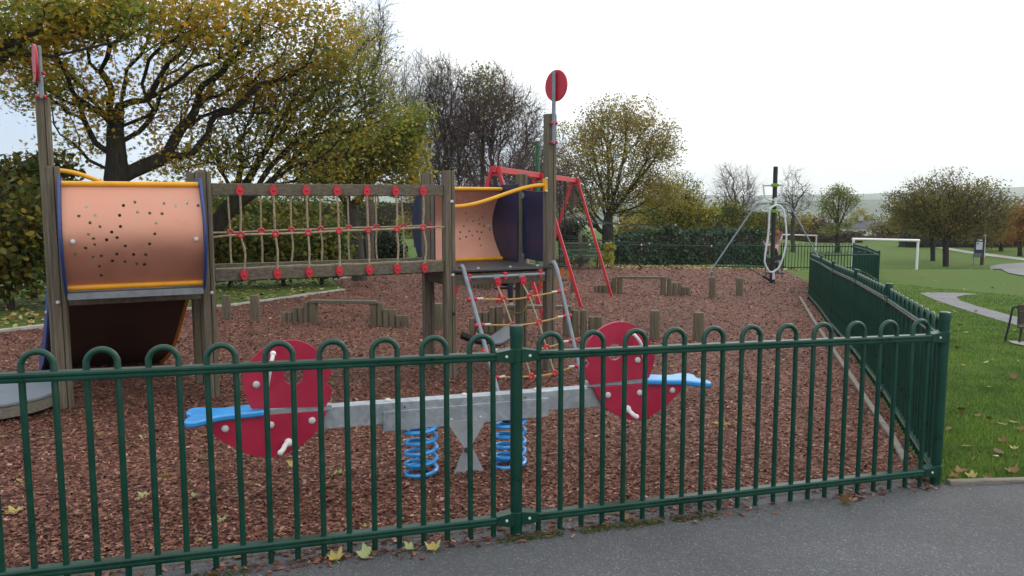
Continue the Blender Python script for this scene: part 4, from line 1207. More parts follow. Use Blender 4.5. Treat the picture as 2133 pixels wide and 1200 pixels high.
goal(1775, 1909, 498, 562, "white football goal frame beyond the far corner of the green fence", .048)
goal(1600, 1700, 488, 509, "distant white football goal behind the standing swinger, by the far hedge", .055)
# information sign by the path
qs = G(2045, 552)
sg = thing("notice_board", "notice board with white and dark panels on a red-brown post by the far path", "sign", qs)
f_ = lambda px, py, dy=0: P(px, py, qs.y + dy)
obj("sign_post", MB().cyl(Vector((qs.x, qs.y, qs.z - .05)), Vector((qs.x, qs.y, f_(2046, 494).z)), .10, 12), wood("sign_post_wood", (.04, .02, .018), (.11, .06, .05), .1), sg)
def board(x0, y0, x1, y1, m, nm, dy=-.13, th=.03):
    a, b = f_(x0, y0, dy), f_(x1, y1, dy); obj(nm, MB().box(((a.x + b.x) / 2, a.y, (a.z + b.z) / 2), (abs(b.x - a.x), th, abs(a.z - b.z))), m, sg, smooth=False, bevel=.006)
NOTEB = paint("notice_blue", (.012, .02, .05), .5, 0, .1, 3); NOTEW = paint("notice_white", (.55, .62, .68), .5, 0, .12, 3)
board(2031, 496, 2047, 532, NOTEB, "panel"); board(2034, 504, 2046, 520, NOTEW, "paper", -.15, .012); board(2036, 499, 2046, 502, NOTEW, "heading", -.15, .012)
board(2029, 522, 2045, 526, BLACK, "dark_strip", -.155, .012); board(2027, 527, 2044, 536, paint("notice_grey", (.10, .14, .17), .5), "lower_panel", -.15, .02)
obj("thin_leg", MB().cyl(f_(2028, 552, -.1), f_(2028, 530, -.1), .03, 8), STEEL, sg)
done()
ql = G(2051, 545)
lpst = thing("lamp_post", "slim pale lamp post half hidden in the round tree, above the notice board", "lamp post", (ql.x, ql.y + 4, zg(ql.x, ql.y + 4)))
lx, ly = P(2051, 500, ql.y + 4).x, ql.y + 4
obj("column", MB().tube([(lx, ly, zg(lx, ly) - .1), (lx, ly, P(2051, 445, ly).z)], .07, 10), WHITEMETAL, lpst)
obj("lamp_head", MB().ball((lx, ly, P(2051, 445, ly).z), .16, 12, 8, (1, 1, .7)), WHITEMETAL, lpst)
done()
def house(px0, px1, py_e, py_r, py_b, Y, label, roofm, hip=.28, chim=True):
    a, b = P(px0, py_b, Y), P(px1, py_b, Y); W_ = b.x - a.x; D_ = W_ * .55
    ze, zr_, zb_ = P(px0, py_e, Y).z, P(px0, py_r, Y + D_ / 2).z, P(px0, py_b, Y).z
    h = thing("house", label, "house", (a.x, Y, zb_))
    wl = obj("wall", MB().box((a.x + W_ / 2, Y + D_ / 2, (zb_ + ze) / 2 - 1), (W_ * .94, D_ * .94, ze - zb_ + 2)), RENDERW, h, smooth=False)
    x0, x1, y0, y1 = a.x - .3, b.x + .3, Y - .3, Y + D_ + .3; hx = W_ * hip
    v = [(x0, y0, ze), (x1, y0, ze), (x1, y1, ze), (x0, y1, ze), (x0 + hx, (y0 + y1) / 2, zr_), (x1 - hx, (y0 + y1) / 2, zr_)]
    rf = obj("roof", MB().add(v, [(0, 1, 5, 4), (2, 3, 4, 5), (1, 2, 5), (3, 0, 4), (3, 2, 1, 0)]), roofm, h, smooth=False)
    if chim: obj("chimney", MB().box((x0 + hx * .9, (y0 + y1) / 2, zr_ + .4), (.5, .5, .7)), CONCRETE, rf, smooth=False)
    for f in (.2, .5, .8):
        c = (a.x + W_ * f, Y + D_ * .03 - .02, zb_ + (ze - zb_) * .55)
        w_ = obj("window", MB().box(c, (W_ * .12, .06, (ze - zb_) * .5)), WHITE, h, smooth=False)
        obj("pane", MB().box((c[0], c[1] - .035, c[2]), (W_ * .10, .02, (ze - zb_) * .42)), paint("window_glass", (.03, .035, .04), .1), w_, smooth=False)
    done()
RENDERW = paint("white_render", (.62, .62, .60), .8, 0, .1, 1)
SLATE = paint("slate_roof", (.075, .085, .10), .7, 0, .2, 1.5)
house(1788, 1850, 476, 461, 494, 108, "white house with a hipped slate roof seen over the far hedge", SLATE)
house(1766, 1796, 476, 467, 494, 122, "low grey-roofed house with a chimney left of the white hipped house", paint("brown_roof", (.10, .08, .075), .8, 0, .2, 1.5), .1)
# ------------------------------------------------------------------ trees
def rand_rot(n, rng, tilt=None):
    if tilt is None:
        q = rng.normal(size=(n, 4)); q /= np.linalg.norm(q, axis=1, keepdims=True)
    else:
        yaw = rng.uniform(0, 2 * np.pi, n); ax = rng.uniform(0, 2 * np.pi, n); th = np.clip(rng.normal(0, tilt, n), -1.5, 1.5)
        qy = np.stack([np.cos(yaw / 2), 0 * yaw, 0 * yaw, np.sin(yaw / 2)], 1)
        qt = np.stack([np.cos(th / 2), np.sin(th / 2) * np.cos(ax), np.sin(th / 2) * np.sin(ax), 0 * ax], 1)
        a, b = qt.T, qy.T
        q = np.stack([a[0] * b[0] - a[1] * b[1] - a[2] * b[2] - a[3] * b[3], a[0] * b[1] + a[1] * b[0] + a[2] * b[3] - a[3] * b[2],
                      a[0] * b[2] - a[1] * b[3] + a[2] * b[0] + a[3] * b[1], a[0] * b[3] + a[1] * b[2] - a[2] * b[1] + a[3] * b[0]], 1)
    w_, x_, y_, z_ = q.T
    return np.stack([np.stack([1 - 2 * (y_ * y_ + z_ * z_), 2 * (x_ * y_ - w_ * z_), 2 * (x_ * z_ + w_ * y_)], -1),
                     np.stack([2 * (x_ * y_ + w_ * z_), 1 - 2 * (x_ * x_ + z_ * z_), 2 * (y_ * z_ - w_ * x_)], -1),
                     np.stack([2 * (x_ * z_ - w_ * y_), 2 * (y_ * z_ + w_ * x_), 1 - 2 * (x_ * x_ + y_ * y_)], -1)], 1)
def maple():
    o = []
    for k, (r_, a) in enumerate([(1, 90), (.42, 63), (.86, 38), (.40, 8), (.62, -18), (.30, -60), (.12, -90), (.30, -120), (.62, -162), (.40, 172), (.86, 142), (.42, 117)]):
        o.append((r_ * math.cos(R(a)) * .5, r_ * math.sin(R(a)) * .5, .10 * (r_ - .5) ** 2 * (1 if k % 2 else -1)))
    return np.array(o)
MAPLE = maple()
QUAD = np.array([(-.34, 0, 0), (0, -.5, .07), (.34, 0, 0), (0, .5, .07)])
HEXL = np.array([(0, -.5, .05), (.3, -.2, -.02), (.32, .2, -.02), (0, .55, .05), (-.32, .2, -.02), (-.3, -.2, -.02)])
def leaves(name, pos, size, tmpl, m, parent, rng, tilt=None):
    n = len(pos); k = len(tmpl)
    Rm = rand_rot(n, rng, tilt)
    V = np.einsum('nij,kj->nki', Rm, tmpl) * np.asarray(size)[:, None, None] + pos[:, None, :]
    return raw_mesh(name, V.reshape(-1, 3), np.arange(n * k).reshape(n, k), m, parent)
def grow(trunk, limbs, attr, rng, bf=.3, step=.5, wob_=.06, up=.15, free=.45):
    pos = [np.array(trunk[0])]; par = [-1]; pl = [0.0]
    def add(p, i):
        pos.append(np.array(p)); par.append(i); pl.append(pl[i] + float(np.linalg.norm(pos[-1] - pos[i]))); return len(pos) - 1
    def run(pts, i):
        for p in pts:
            d = np.array(p) - pos[i]; n = max(1, int(np.linalg.norm(d) / step)); b = pos[i]
            for k in range(1, n + 1): i = add(b + d * k / n + rng.normal(0, wob_ * .5, 3) * (k < n), i)
        return i
    run(trunk[1:], 0); nbase = len(pos)
    for l in limbs:
        A_ = np.array(pos); i = int(np.argmin(np.linalg.norm(A_ - np.array(l[0]), axis=1))); run(l[1:], i)
    top = np.array(trunk[-1]); base_z = trunk[0][2]
    first = max(1, int(nbase * free))
    order = np.argsort(np.linalg.norm(attr - np.array(trunk[len(trunk) // 2]), axis=1))
    cap = len(pos) + len(attr) * 14
    A_ = np.zeros((cap, 3)); A_[:len(pos)] = pos; L_ = np.zeros(cap); L_[:len(pos)] = pl; n = len(pos)
    ends = []
    for ai in order:
        a = attr[ai]; d = np.linalg.norm(A_[:n] - a, axis=1)
        cost = d + bf * L_[:n] + up * 4 * np.maximum(0, A_[:n, 2] - a[2] - .1)
        cost[:first] += 50
        i = int(np.argmin(cost)); p0 = A_[i].copy(); dist = d[i]
        if dist < .05: continue
        dr = p0 - A_[par[i]] if par[i] >= 0 else np.array([0, 0, 1.]); dr = dr / (np.linalg.norm(dr) + 1e-9)
        c = p0 + dr * dist * .38 + np.array([0, 0, dist * up * .5]); k = max(2, min(10, int(dist / step) + 1))
        for q in range(1, k + 1):
            t = q / k; p = (1 - t) ** 2 * p0 + 2 * t * (1 - t) * c + t * t * a + (rng.normal(0, wob_ * min(1, dist), 3) if q < k else 0)
            A_[n] = p; par.append(i); L_[n] = L_[i] + np.linalg.norm(p - A_[i]); i = n; n += 1
        ends.append(i)
    return A_[:n], np.array(par), ends
def tubes_from(A_, par, r_tip, r_base, expo=2.1, fine=3):
    n = len(A_); rad = np.zeros(n); kids = [[] for _ in range(n)]
    for i in range(n - 1, 0, -1): kids[par[i]].append(i)
    acc = np.zeros(n)
    for i in range(n - 1, -1, -1):
        if not kids[i]: acc[i] = 1
        if par[i] >= 0: acc[par[i]] += acc[i]
    ex = math.log(max(1.01, r_base / r_tip)) / math.log(max(2, acc[0]))
    rad = r_tip * acc ** ex
    V, Q = [], []; cnt = 0
    stack = [(0, None)]
    while stack:
        s_, pr = stack.pop(); ch = [pr] if pr is not None else []; i = s_
        while True:
            ch.append(i); k = kids[i]
            if not k: break
            k = sorted(k, key=lambda q: -acc[q])
            for q in k[1:]: stack.append((q, i))
            i = k[0]
        if len(ch) < 2: continue
        P_ = A_[ch]; r_ = rad[ch].copy()
        if pr is not None: r_[0] = r_[1]
        if pr is None: r_[0] *= 1.35
        r_[-1] *= .55
        mx = r_.max(); ns = 10 if mx > .12 else 6 if mx > .04 else fine
        T = np.gradient(P_, axis=0); T /= np.linalg.norm(T, axis=1, keepdims=True) + 1e-9
        ref = np.array([.3, 1, .2]) if abs(T[0][1]) < .8 else np.array([1., 0, .2])
        a = np.cross(T, ref); a /= np.linalg.norm(a, axis=1, keepdims=True) + 1e-9; b = np.cross(T, a)
        an = np.arange(ns) * 2 * np.pi / ns
        ring = P_[:, None] + (a[:, None] * np.cos(an)[None, :, None] + b[:, None] * np.sin(an)[None, :, None]) * r_[:, None, None]
        V.append(ring.reshape(-1, 3)); m = len(ch)
        ii = np.arange(m - 1)[:, None] * ns; kk = np.arange(ns)[None]
        Q.append((np.stack([ii + kk, ii + (kk + 1) % ns, ii + ns + (kk + 1) % ns, ii + ns + kk], -1) + cnt).reshape(-1, 4)); cnt += m * ns
    return np.concatenate(V), np.concatenate(Q)
def blob_pts(blobs, Y, n, rng, shell=.42):
    vol = np.array([b[2] * b[3] for b in blobs], float); vol /= vol.sum(); o = []
    for b, f in zip(blobs, vol):
        px, py, rx, ry = b[:4]; dy = b[4] if len(b) > 4 else 0.0; k = max(3, int(n * f)); Yb = Y + dy
        c = np.array(P(px, py, Yb)); wx, wz = rx * Yb / F_PX, ry * Yb / F_PX; wy = b[5] if len(b) > 5 else min(wx, wz * 1.3)
        q = rng.normal(size=(k, 3)); q /= np.linalg.norm(q, axis=1, keepdims=True); q *= rng.uniform(0, 1, (k, 1)) ** shell
        o.append(c + q * np.array([wx, wy, wz]))
    return np.concatenate(o)
def barkm(name, a, b):
    m, t, p = newmat(name)
    n1 = noise(t, 3, 6, .7, sc=(6, 6, 1)); r1 = ramp(t, [(.3, a), (.7, b)], n1.outputs['Fac'])
    n2 = noise(t, 1.2, 4); f = ramp(t, [(.5, (0, 0, 0)), (.75, (.5, .5, .5))], n2.outputs['Fac'])
    t.links.new(mixc(t, f.outputs[0], r1.outputs[0], (.05, .06, .025)), p.inputs['Base Color']); p.inputs['Roughness'].default_value = .95
    p.inputs['Specular IOR Level'].default_value = .15
    bump(t, p, n1.outputs['Fac'], .7, .03)
    return m
BK1 = barkm("tree_bark", (.016, .014, .012), (.055, .048, .038))
BK2 = barkm("purple_twigs", (.080, .050, .053), (.165, .112, .112))
BK4 = barkm("brown_twigs", (.068, .054, .048), (.15, .118, .102))
BK3 = barkm("grey_bark", (.035, .032, .028), (.10, .092, .078))
LOCHRE = leafmat("ochre_maple_leaves", [(0.194, 0.222, 0.031), (0.330, 0.290, 0.031), (0.542, 0.330, 0.027), (0.698, 0.369, 0.027)], [(0.088, 0.165, 0.027), (0.145, 0.232, 0.035), (0.232, 0.271, 0.039), (0.388, 0.330, 0.039)], .45, .55, cut=.49)
LYEL = leafmat("yellow_green_leaves", [(0.181, 0.221, 0.032), (0.320, 0.320, 0.044), (0.499, 0.400, 0.060), (0.600, 0.380, 0.060)], [(0.120, 0.200, 0.032), (0.221, 0.261, 0.040), (0.320, 0.299, 0.049)], .42, .6)
LOLIVE = leafmat("olive_tan_leaves", [(0.162, 0.162, 0.038), (0.266, 0.228, 0.045), (0.379, 0.294, 0.057)], [(0.285, 0.200, 0.033), (0.379, 0.266, 0.038), (0.190, 0.170, 0.038)], .35, .35)
LTAN = leafmat("brown_olive_leaves", [(.12, .115, .030), (.19, .16, .036), (.27, .195, .038)], [(.26, .185, .028), (.18, .17, .034), (.12, .125, .034)], .35, .45)
LGREEN = leafmat("pale_green_leaves", [(0.118, 0.151, 0.037), (0.202, 0.235, 0.059), (0.302, 0.302, 0.084)], None, .4)
LSHRUB = leafmat("shrub_leaves", [(0.061, 0.103, 0.021), (0.121, 0.155, 0.028), (0.241, 0.207, 0.028), (0.345, 0.241, 0.028)], [(0.052, 0.095, 0.021), (0.095, 0.147, 0.028), (0.155, 0.172, 0.031)], .35, .9)
LUNDER = leafmat('undergrowth_leaves', [(0.054, 0.084, 0.018), (0.115, 0.128, 0.023), (0.230, 0.182, 0.024), (0.351, 0.230, 0.024)], [(0.038, 0.068, 0.016), (0.068, 0.101, 0.020), (0.115, 0.135, 0.027)], .35, 1.1)
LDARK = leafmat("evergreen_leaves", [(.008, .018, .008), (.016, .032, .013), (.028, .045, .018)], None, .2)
LIVY = leafmat("ivy_leaves", [(0.017, 0.045, 0.025), (0.038, 0.080, 0.042), (0.062, 0.115, 0.059), (0.096, 0.148, 0.078)], None, .15, rough=.38)
LORANGE = leafmat("orange_leaves", [(0.208, 0.072, 0.016), (0.312, 0.117, 0.021), (0.221, 0.130, 0.026)], None, .35)
LRUST = leafmat("rusty_hedge_leaves", [(0.091, 0.058, 0.036), (0.130, 0.085, 0.046), (0.078, 0.072, 0.033)], [(0.130, 0.065, 0.039), (0.078, 0.058, 0.039)], .25, .3)
def tree(label, Y, trunk, blobs, n_attr, r_base, leaf=None, n_leaf=0, size=.12, spread=.25, tmpl=QUAD, limbs=(), bark=None, seed=1, name="tree", cat="tree", group=None,
         r_tip=.006, bf=.3, step=.5, twigs=0, twig_len=.5, up=.15, tilt=None, wob_=.06, clump=.7, free=.45):
    rng = np.random.default_rng(seed)
    T = [P(px, py, Y) for px, py in trunk]
    b0 = T[0]; gz_ = zg(b0.x, b0.y)
    if b0.z > gz_ - .05: T = [Vector((b0.x, b0.y, gz_ - .1))] + T
    t_ = thing(name, label, cat, (T[0].x, T[0].y, gz_), group)
    L_ = [[P(q[0], q[1], Y + (q[2] if len(q) > 2 else 0)) for q in l] for l in limbs]
    at = blob_pts(blobs, Y, n_attr, rng)
    at = at[at[:, 2] > gz_ + .25]
    A_, par, ends = grow([tuple(p) for p in T], [[tuple(p) for p in l] for l in L_], at, rng, bf, step, wob_, up, free)
    V, Q = tubes_from(A_, par, r_tip, r_base)
    if twigs:
        src = np.array(ends)[rng.integers(0, len(ends), twigs)]; back = rng.uniform(0, 1, twigs)[:, None]
        p0 = A_[src] * back + A_[par[src]] * (1 - back); dr = A_[src] - A_[par[src]]; dr /= np.linalg.norm(dr, axis=1, keepdims=True) + 1e-9
        d1 = dr * .9 + rng.normal(0, .55, (twigs, 3)) + np.array([0, 0, .25]); d1 /= np.linalg.norm(d1, axis=1, keepdims=True)
        ln = twig_len * rng.uniform(.4, 1.2, (twigs, 1)); mid = p0 + d1 * ln * .5 + rng.normal(0, .04, (twigs, 3)) * ln; end = p0 + d1 * ln + rng.normal(0, .12, (twigs, 3)) * ln
        a = np.cross(d1, rng.normal(size=(twigs, 3))); a /= np.linalg.norm(a, axis=1, keepdims=True) + 1e-9; b = np.cross(d1, a)
        rs = [r_tip * .9, r_tip * .7, r_tip * .35]; rings_ = []
        for pnt, rr_ in zip((p0, mid, end), rs):
            rings_.append(np.stack([pnt + (a * math.cos(k * 2.0944) + b * math.sin(k * 2.0944)) * rr_ for k in range(3)], 1))
        TV = np.stack(rings_, 1).reshape(-1, 3); base = np.arange(twigs)[:, None] * 9; q_ = []
        for i in range(2):
            for k in range(3): q_.append(np.stack([base[:, 0] + i * 3 + k, base[:, 0] + i * 3 + (k + 1) % 3, base[:, 0] + i * 3 + 3 + (k + 1) % 3, base[:, 0] + i * 3 + 3 + k], -1))
        Q = np.concatenate([Q, np.concatenate(q_) + len(V)]); V = np.concatenate([V, TV])
    raw_mesh("trunk", V, Q, bark or BK1, t_, smooth=True)
    if leaf is not None and n_leaf:
        e_ = np.array(ends); wt_ = rng.gamma(clump, 1, len(e_)) + .02; src = e_[rng.choice(len(e_), n_leaf, p=wt_ / wt_.sum())]; f = rng.uniform(0, 1, (n_leaf, 1)) ** .7
        c = A_[src] * f + A_[par[src]] * (1 - f) + np.clip(rng.normal(0, 1, (n_leaf, 3)), -1.7, 1.7) * spread * np.array([1, 1, .7])
        keep = c[:, 2] > gz_ + .03
        c = c[keep]
        leaves("crown", c, size * rng.uniform(.55, 1.25, len(c)), tmpl, leaf, t_, rng, tilt)
    done(); return t_
def z1(L_): return [(x * .2916, y * .2916) for x, y in L_]
# near maple on the left: thick trunk seen above the barrel
tree("large autumn maple with a thick dark trunk and ochre leaves behind the left tower", 15.0, [(243, 470), (243, 400), (243, 330), (240, 270), (250, 220), (262, 170), (275, 110), (300, 30)],
     [(330, 40, 170, 80, -1.0), (120, 30, 190, 70, -1.5), (470, 40, 160, 80), (600, 100, 120, 80, 1), (420, 150, 170, 70, 1), (560, 190, 130, 60, 1.5), (180, 200, 120, 50, -.5), (390, 240, 120, 50, 1), (80, 180, 110, 60, 0), (640, 30, 90, 60, 1), (690, 130, 70, 70, 1.5), (180, 300, 70, 35, .5), (40, 120, 120, 60, -1), (390, 340, 80, 30, .5), (110, 335, 45, 25, .5)],
     900, .25, LOCHRE, 26500, .125, .27, MAPLE, limbs=[z1([(760, 1150), (680, 1020), (620, 900), (560, 740), (470, 600), (400, 450)]), z1([(800, 770), (740, 700), (700, 620), (560, 500), (470, 450)]),
     z1([(860, 730), (950, 725), (1050, 715), (1250, 600), (1400, 480), (1500, 460), (1700, 330), (2000, 200)]), z1([(900, 920), (980, 860), (1060, 830), (1350, 720), (1500, 670), (1850, 580), (2100, 480)]),
     z1([(870, 600), (900, 500), (1000, 400), (1150, 300), (1350, 80)]), z1([(1250, 600), (1320, 520), (1340, 400), (1400, 280)]), z1([(1350, 720), (1600, 620), (1850, 470), (2050, 380)]), z1([(1000, 860), (1250, 900), (1500, 930), (1750, 850)]), z1([(860, 700), (830, 500), (800, 300), (760, 100)]), z1([(1050, 715), (1200, 450), (1300, 380), (1330, 200)])], seed=11, r_tip=.006, tilt=.9, step=.4, bf=.55, wob_=.04)
tree("maple at the left edge sending a long horizontal limb behind the left disc", 12.6, [(-210, 560), (-200, 400), (-170, 250)],
     [(40, 40, 150, 60, 0), (230, 30, 130, 45, .3), (-150, 80, 150, 120, 0), (60, 110, 90, 25, .2)], 260, .22, LOCHRE, 7500, .125, .25, MAPLE,
     limbs=[[(-170, 250), (-80, 150), (0, 118), (60, 112), (110, 118), (190, 100), (250, 85), (330, 40)]], seed=10, tilt=.9, step=.4)
tree("leaning multi-stemmed maple with yellow-green leaves behind the rope bridge", 17.0, [(418, 560), (432, 500), (450, 470), (480, 430), (520, 370)],
     [(600, 250, 130, 80), (700, 200, 110, 90, .5), (520, 300, 130, 60), (640, 340, 120, 50, .5), (780, 240, 70, 80, 1), (430, 330, 90, 50, -.4), (740, 110, 80, 80, 1), (560, 180, 120, 70, .5)],
     760, .19, LYEL, 13500, .125, .29, MAPLE, limbs=[[(520, 370), (545, 325), (580, 260), (625, 184), (680, 120)], [(480, 430), (530, 400), (560, 350), (610, 300), (700, 240), (790, 190)], [(450, 470), (420, 440), (390, 380), (360, 330, .5), (330, 290, .5)], [(450, 470), (555, 480), (567, 430), (590, 350), (640, 270), (690, 200)], [(400, 440), (330, 360), (370, 285), (440, 245), (540, 205)]],
     seed=12, tilt=.9, step=.4, twigs=1800, twig_len=.6, bf=.55, wob_=.04, r_tip=.005)
tree("slender forked tree with a pale trunk and yellowish leaves beyond the bridge ropes", 21.0, [(748, 548), (742, 500), (735, 460), (728, 435)],
     [(760, 300, 100, 55), (835, 330, 55, 70, .5), (680, 320, 80, 55), (720, 370, 110, 40), (840, 260, 45, 45, .3)], 520, .17, LYEL, 14000, .11, .26, HEXL,
     limbs=[[(728, 435), (712, 410), (702, 340), (675, 290)], [(728, 435), (749, 415), (770, 345), (800, 290)], [(728, 435), (722, 370), (735, 300)]], bark=BK3, seed=13, tilt=.9)
tree("bare tree with fine upright twigs rising behind the big maple", 26.0, [(770, 500), (770, 420), (765, 300), (775, 200)], [(780, 150, 50, 120), (820, 210, 45, 90), (750, 120, 45, 110), (800, 60, 22, 70)], 320, .14, None, bark=BK4, seed=14, twigs=1600, twig_len=1.0, r_tip=.005, up=.3, wob_=.03, bf=.7)
for k, (px, py, rx, ry, Y, lab) in enumerate([(20, 480, 110, 105, 13.2, "dense shrub of green and yellow leaves beside the leftmost tower post"), (-110, 430, 120, 160, 13.8, "tall leafy shrub beyond the left edge next to the dense shrub"), (60, 380, 90, 50, 15.0, "upper thicket of maple shoots behind the dense shrub, under the maple"),
        (480, 505, 60, 55, 18.5, "olive shrub under the left end of the rope bridge"), (590, 505, 65, 52, 19.0, "yellowish shrub under the middle of the rope bridge"), (670, 510, 50, 45, 19.5, "low yellow-green shrub left of the slender forked tree"), (300, 500, 150, 90, 18.0, "shrub hidden behind the left tower")]):
    tree(lab, Y, [(px, py + ry + 15), (px, py + ry * .5), (px + 5, py)], [(px, py, rx, ry), (px + rx * .4, py + ry * .35, rx * .6, ry * .6), (px - rx * .4, py + ry * .4, rx * .6, ry * .6), (px, py + ry * .95, rx * .95, ry * .35)], 340, .05, LSHRUB if px > 150 else LUNDER, 5000, .12, .22, HEXL, seed=30 + k, name="shrub", cat="shrub", group="shrubs along the left edge of the playground", r_tip=.006, up=.2, tilt=1.0)
tree("olive thicket seen through the bridge ropes, between the maple stems", 25.0, [(540, 520), (540, 470)], [(520, 450, 90, 45), (620, 450, 80, 45), (460, 440, 50, 40)], 380, .10, LSHRUB, 5200, .15, .3, QUAD, seed=41, name="shrub", cat="shrub", group="shrubs along the left edge of the playground", twigs=800)
tree("round dark evergreen bush at the right end of the bridge, on the grass", 27.0, [(792, 556), (792, 520)], [(790, 515, 50, 38), (760, 530, 30, 25), (825, 530, 30, 26)], 200, .06, LDARK, 7000, .10, .14, QUAD, seed=42, name="bush", cat="bush")
# bare trees in the middle
tree("bare brown tree with a dense twiggy crown above the far end of the bridge", 34.0, [(935, 530), (935, 450), (930, 380), (925, 330)], [(905, 290, 60, 110), (935, 220, 60, 90), (960, 330, 70, 90), (880, 390, 60, 80), (910, 170, 32, 50)], 900, .17, LOLIVE, 1500, .11, .3, QUAD, bark=BK4, seed=51, twigs=5000, twig_len=1.0, r_tip=.0072, up=.3, wob_=.03, bf=.75)
tree("bare tree with a little green-yellow leaf at its crown, left of the round red disc", 33.0, [(1035, 530), (1035, 440), (1030, 370), (1020, 300)], [(1015, 240, 75, 100), (1075, 280, 60, 100), (970, 290, 55, 90), (1050, 390, 90, 60), (1110, 320, 36, 90)], 900, .17, LGREEN, 900, .12, .3, QUAD, bark=BK2, seed=52, twigs=5000, twig_len=1.0, r_tip=.0072, up=.3, wob_=.03, bf=.75)
tree("small tree tuft of pale green leaves among the bare trees", 34.5, [(1005, 530), (1005, 330), (1008, 220)], [(1010, 185, 48, 42), (985, 235, 40, 40), (1045, 220, 38, 32)], 150, .10, LGREEN, 2600, .13, .32, QUAD, bark=BK4, bf=.7, seed=53, twigs=500, twig_len=.8, r_tip=.005, up=.35, wob_=.03)
tree("low purple-brown twiggy thicket behind the tall post of the second tower", 31.0, [(1085, 530), (1085, 480)], [(1085, 400, 80, 90), (1150, 400, 55, 95), (1010, 440, 70, 60), (930, 450, 70, 60)], 700, .10, LRUST, 1200, .10, .3, QUAD, bark=BK2, seed=54, twigs=5500, twig_len=.9, r_tip=.0070, up=.3, wob_=.03, bf=.6, name="thicket", cat="thicket")
tree("thin pale bare tree far back, between the maple and the bare trees", 46.0, [(868, 510), (866, 400), (860, 280)], [(862, 210, 35, 100), (845, 280, 30, 90), (885, 270, 30, 80)], 420, .17, None, bark=BK4, seed=55, twigs=1800, twig_len=1.2, r_tip=.0065, up=.3, wob_=.03, bf=.7)
# the big spreading tree past the hedge
tree("big spreading tree with tan-green leaves and fanned branches behind the swing frame", 44.0, [(1266, 506), (1266, 470), (1268, 448)],
     [(1285, 300, 115, 85), (1215, 340, 75, 95), (1365, 320, 55, 75), (1290, 250, 90, 60), (1290, 400, 135, 50), (1200, 415, 55, 55), (1390, 300, 36, 55), (1185, 380, 35, 60), (1365, 395, 60, 45)], 1100, .34, LOLIVE, 27000, .125, .32, QUAD,
     limbs=[[(1268, 448), (1255, 400), (1240, 340), (1225, 270)], [(1268, 448), (1285, 390), (1300, 320), (1310, 250)], [(1268, 448), (1310, 400), (1350, 350), (1385, 300)], [(1266, 465), (1215, 430), (1180, 400)], [(1268, 448), (1330, 430), (1375, 400)], [(1268, 448), (1268, 380), (1265, 280)]], seed=61, twigs=1500, twig_len=.8, r_tip=.008, step=.6, up=.15, bf=.65, wob_=.04, clump=1.2)
tree("smaller olive tree standing right of the big spreading tree, behind the ivy hedge", 52.0, [(1405, 520), (1405, 470), (1405, 445)], [(1410, 410, 60, 50), (1450, 440, 42, 40), (1370, 440, 50, 35), (1420, 460, 75, 28)], 520, .22, LYEL, 10500, .14, .34, QUAD, bf=.8, seed=62, twigs=1500, twig_len=.8, r_tip=.011, step=.7)
tree("bare leafless tree left of the black swinger pole, behind the hedge", 54.0, [(1535, 520), (1535, 450), (1530, 400)], [(1530, 410, 45, 55), (1560, 410, 28, 50), (1515, 380, 18, 40)], 240, .16, None, bark=BK4, seed=63, twigs=650, twig_len=1.2, r_tip=.010, step=.7, up=.3, bf=.6)
tree("dark green bushy tree at the foot of the bare tree by the swinger", 53.0, [(1520, 520), (1520, 470)], [(1515, 445, 30, 30), (1560, 470, 40, 22), (1590, 465, 25, 25), (1500, 465, 30, 25)], 250, .12, LSHRUB, 3800, .18, .3, QUAD, seed=64)
tree("bare pale tree just right of the black swinger pole", 58.0, [(1652, 515), (1652, 460), (1650, 410)], [(1652, 400, 32, 50), (1672, 420, 26, 40), (1635, 430, 22, 35)], 220, .15, None, bark=BK3, seed=65, twigs=450, twig_len=1.1, r_tip=.009, step=.7, up=.35)
tree("rounded light green tree on a dark trunk above the back fence", 62.0, [(1745, 512), (1745, 470), (1745, 440)], [(1742, 398, 28, 16), (1718, 418, 20, 16), (1772, 420, 20, 16), (1742, 438, 34, 14), (1760, 402, 18, 12), (1728, 476, 20, 10), (1765, 470, 20, 9)], 300, .19, LGREEN, 4600, .14, .28, QUAD, seed=66, r_tip=.009, step=.6, bf=.8, free=.7)
tree("broad dome-shaped tree with olive brown leaves standing on the field at the right", 47.0, [(1970, 556), (1970, 530), (1970, 500)],
     [(1975, 400, 90, 50), (1920, 430, 75, 48), (2040, 420, 65, 52), (1975, 455, 115, 35), (1885, 430, 45, 36), (2085, 440, 38, 45), (1930, 470, 70, 25), (2030, 475, 70, 25)], 1100, .17, LTAN, 19000, .125, .27, QUAD,
     limbs=[[(1970, 502), (1950, 470), (1910, 430)], [(1970, 502), (1985, 460), (2000, 400)], [(1970, 502), (2020, 470), (2070, 430)], [(1970, 502), (1962, 440), (1955, 380)]], seed=67, twigs=2200, twig_len=.7, r_tip=.008, step=.6, up=.15, bf=.9, wob_=.04, clump=1.2, free=.92)
tree("second field tree with a darker slim trunk, behind the dome-shaped tree", 53.0, [(1943, 544), (1943, 505), (1943, 480)], [(1925, 440, 60, 40), (1965, 440, 60, 40), (1890, 460, 45, 28)], 360, .15, LTAN, 4200, .16, .32, QUAD, seed=68, r_tip=.010, step=.7, free=.85)
tree("orange-brown autumn tree at the right edge behind the field", 58.0, [(2125, 540), (2125, 490)], [(2122, 470, 34, 45), (2160, 450, 50, 60)], 300, .14, LORANGE, 5200, .17, .32, QUAD, seed=69, step=.7)
tree("tawny tree behind the dome-shaped tree at the right", 64.0, [(2085, 530), (2085, 480)], [(2090, 470, 35, 40), (2050, 480, 40, 30)], 260, .14, LTAN, 3800, .19, .34, QUAD, seed=70, step=.7)
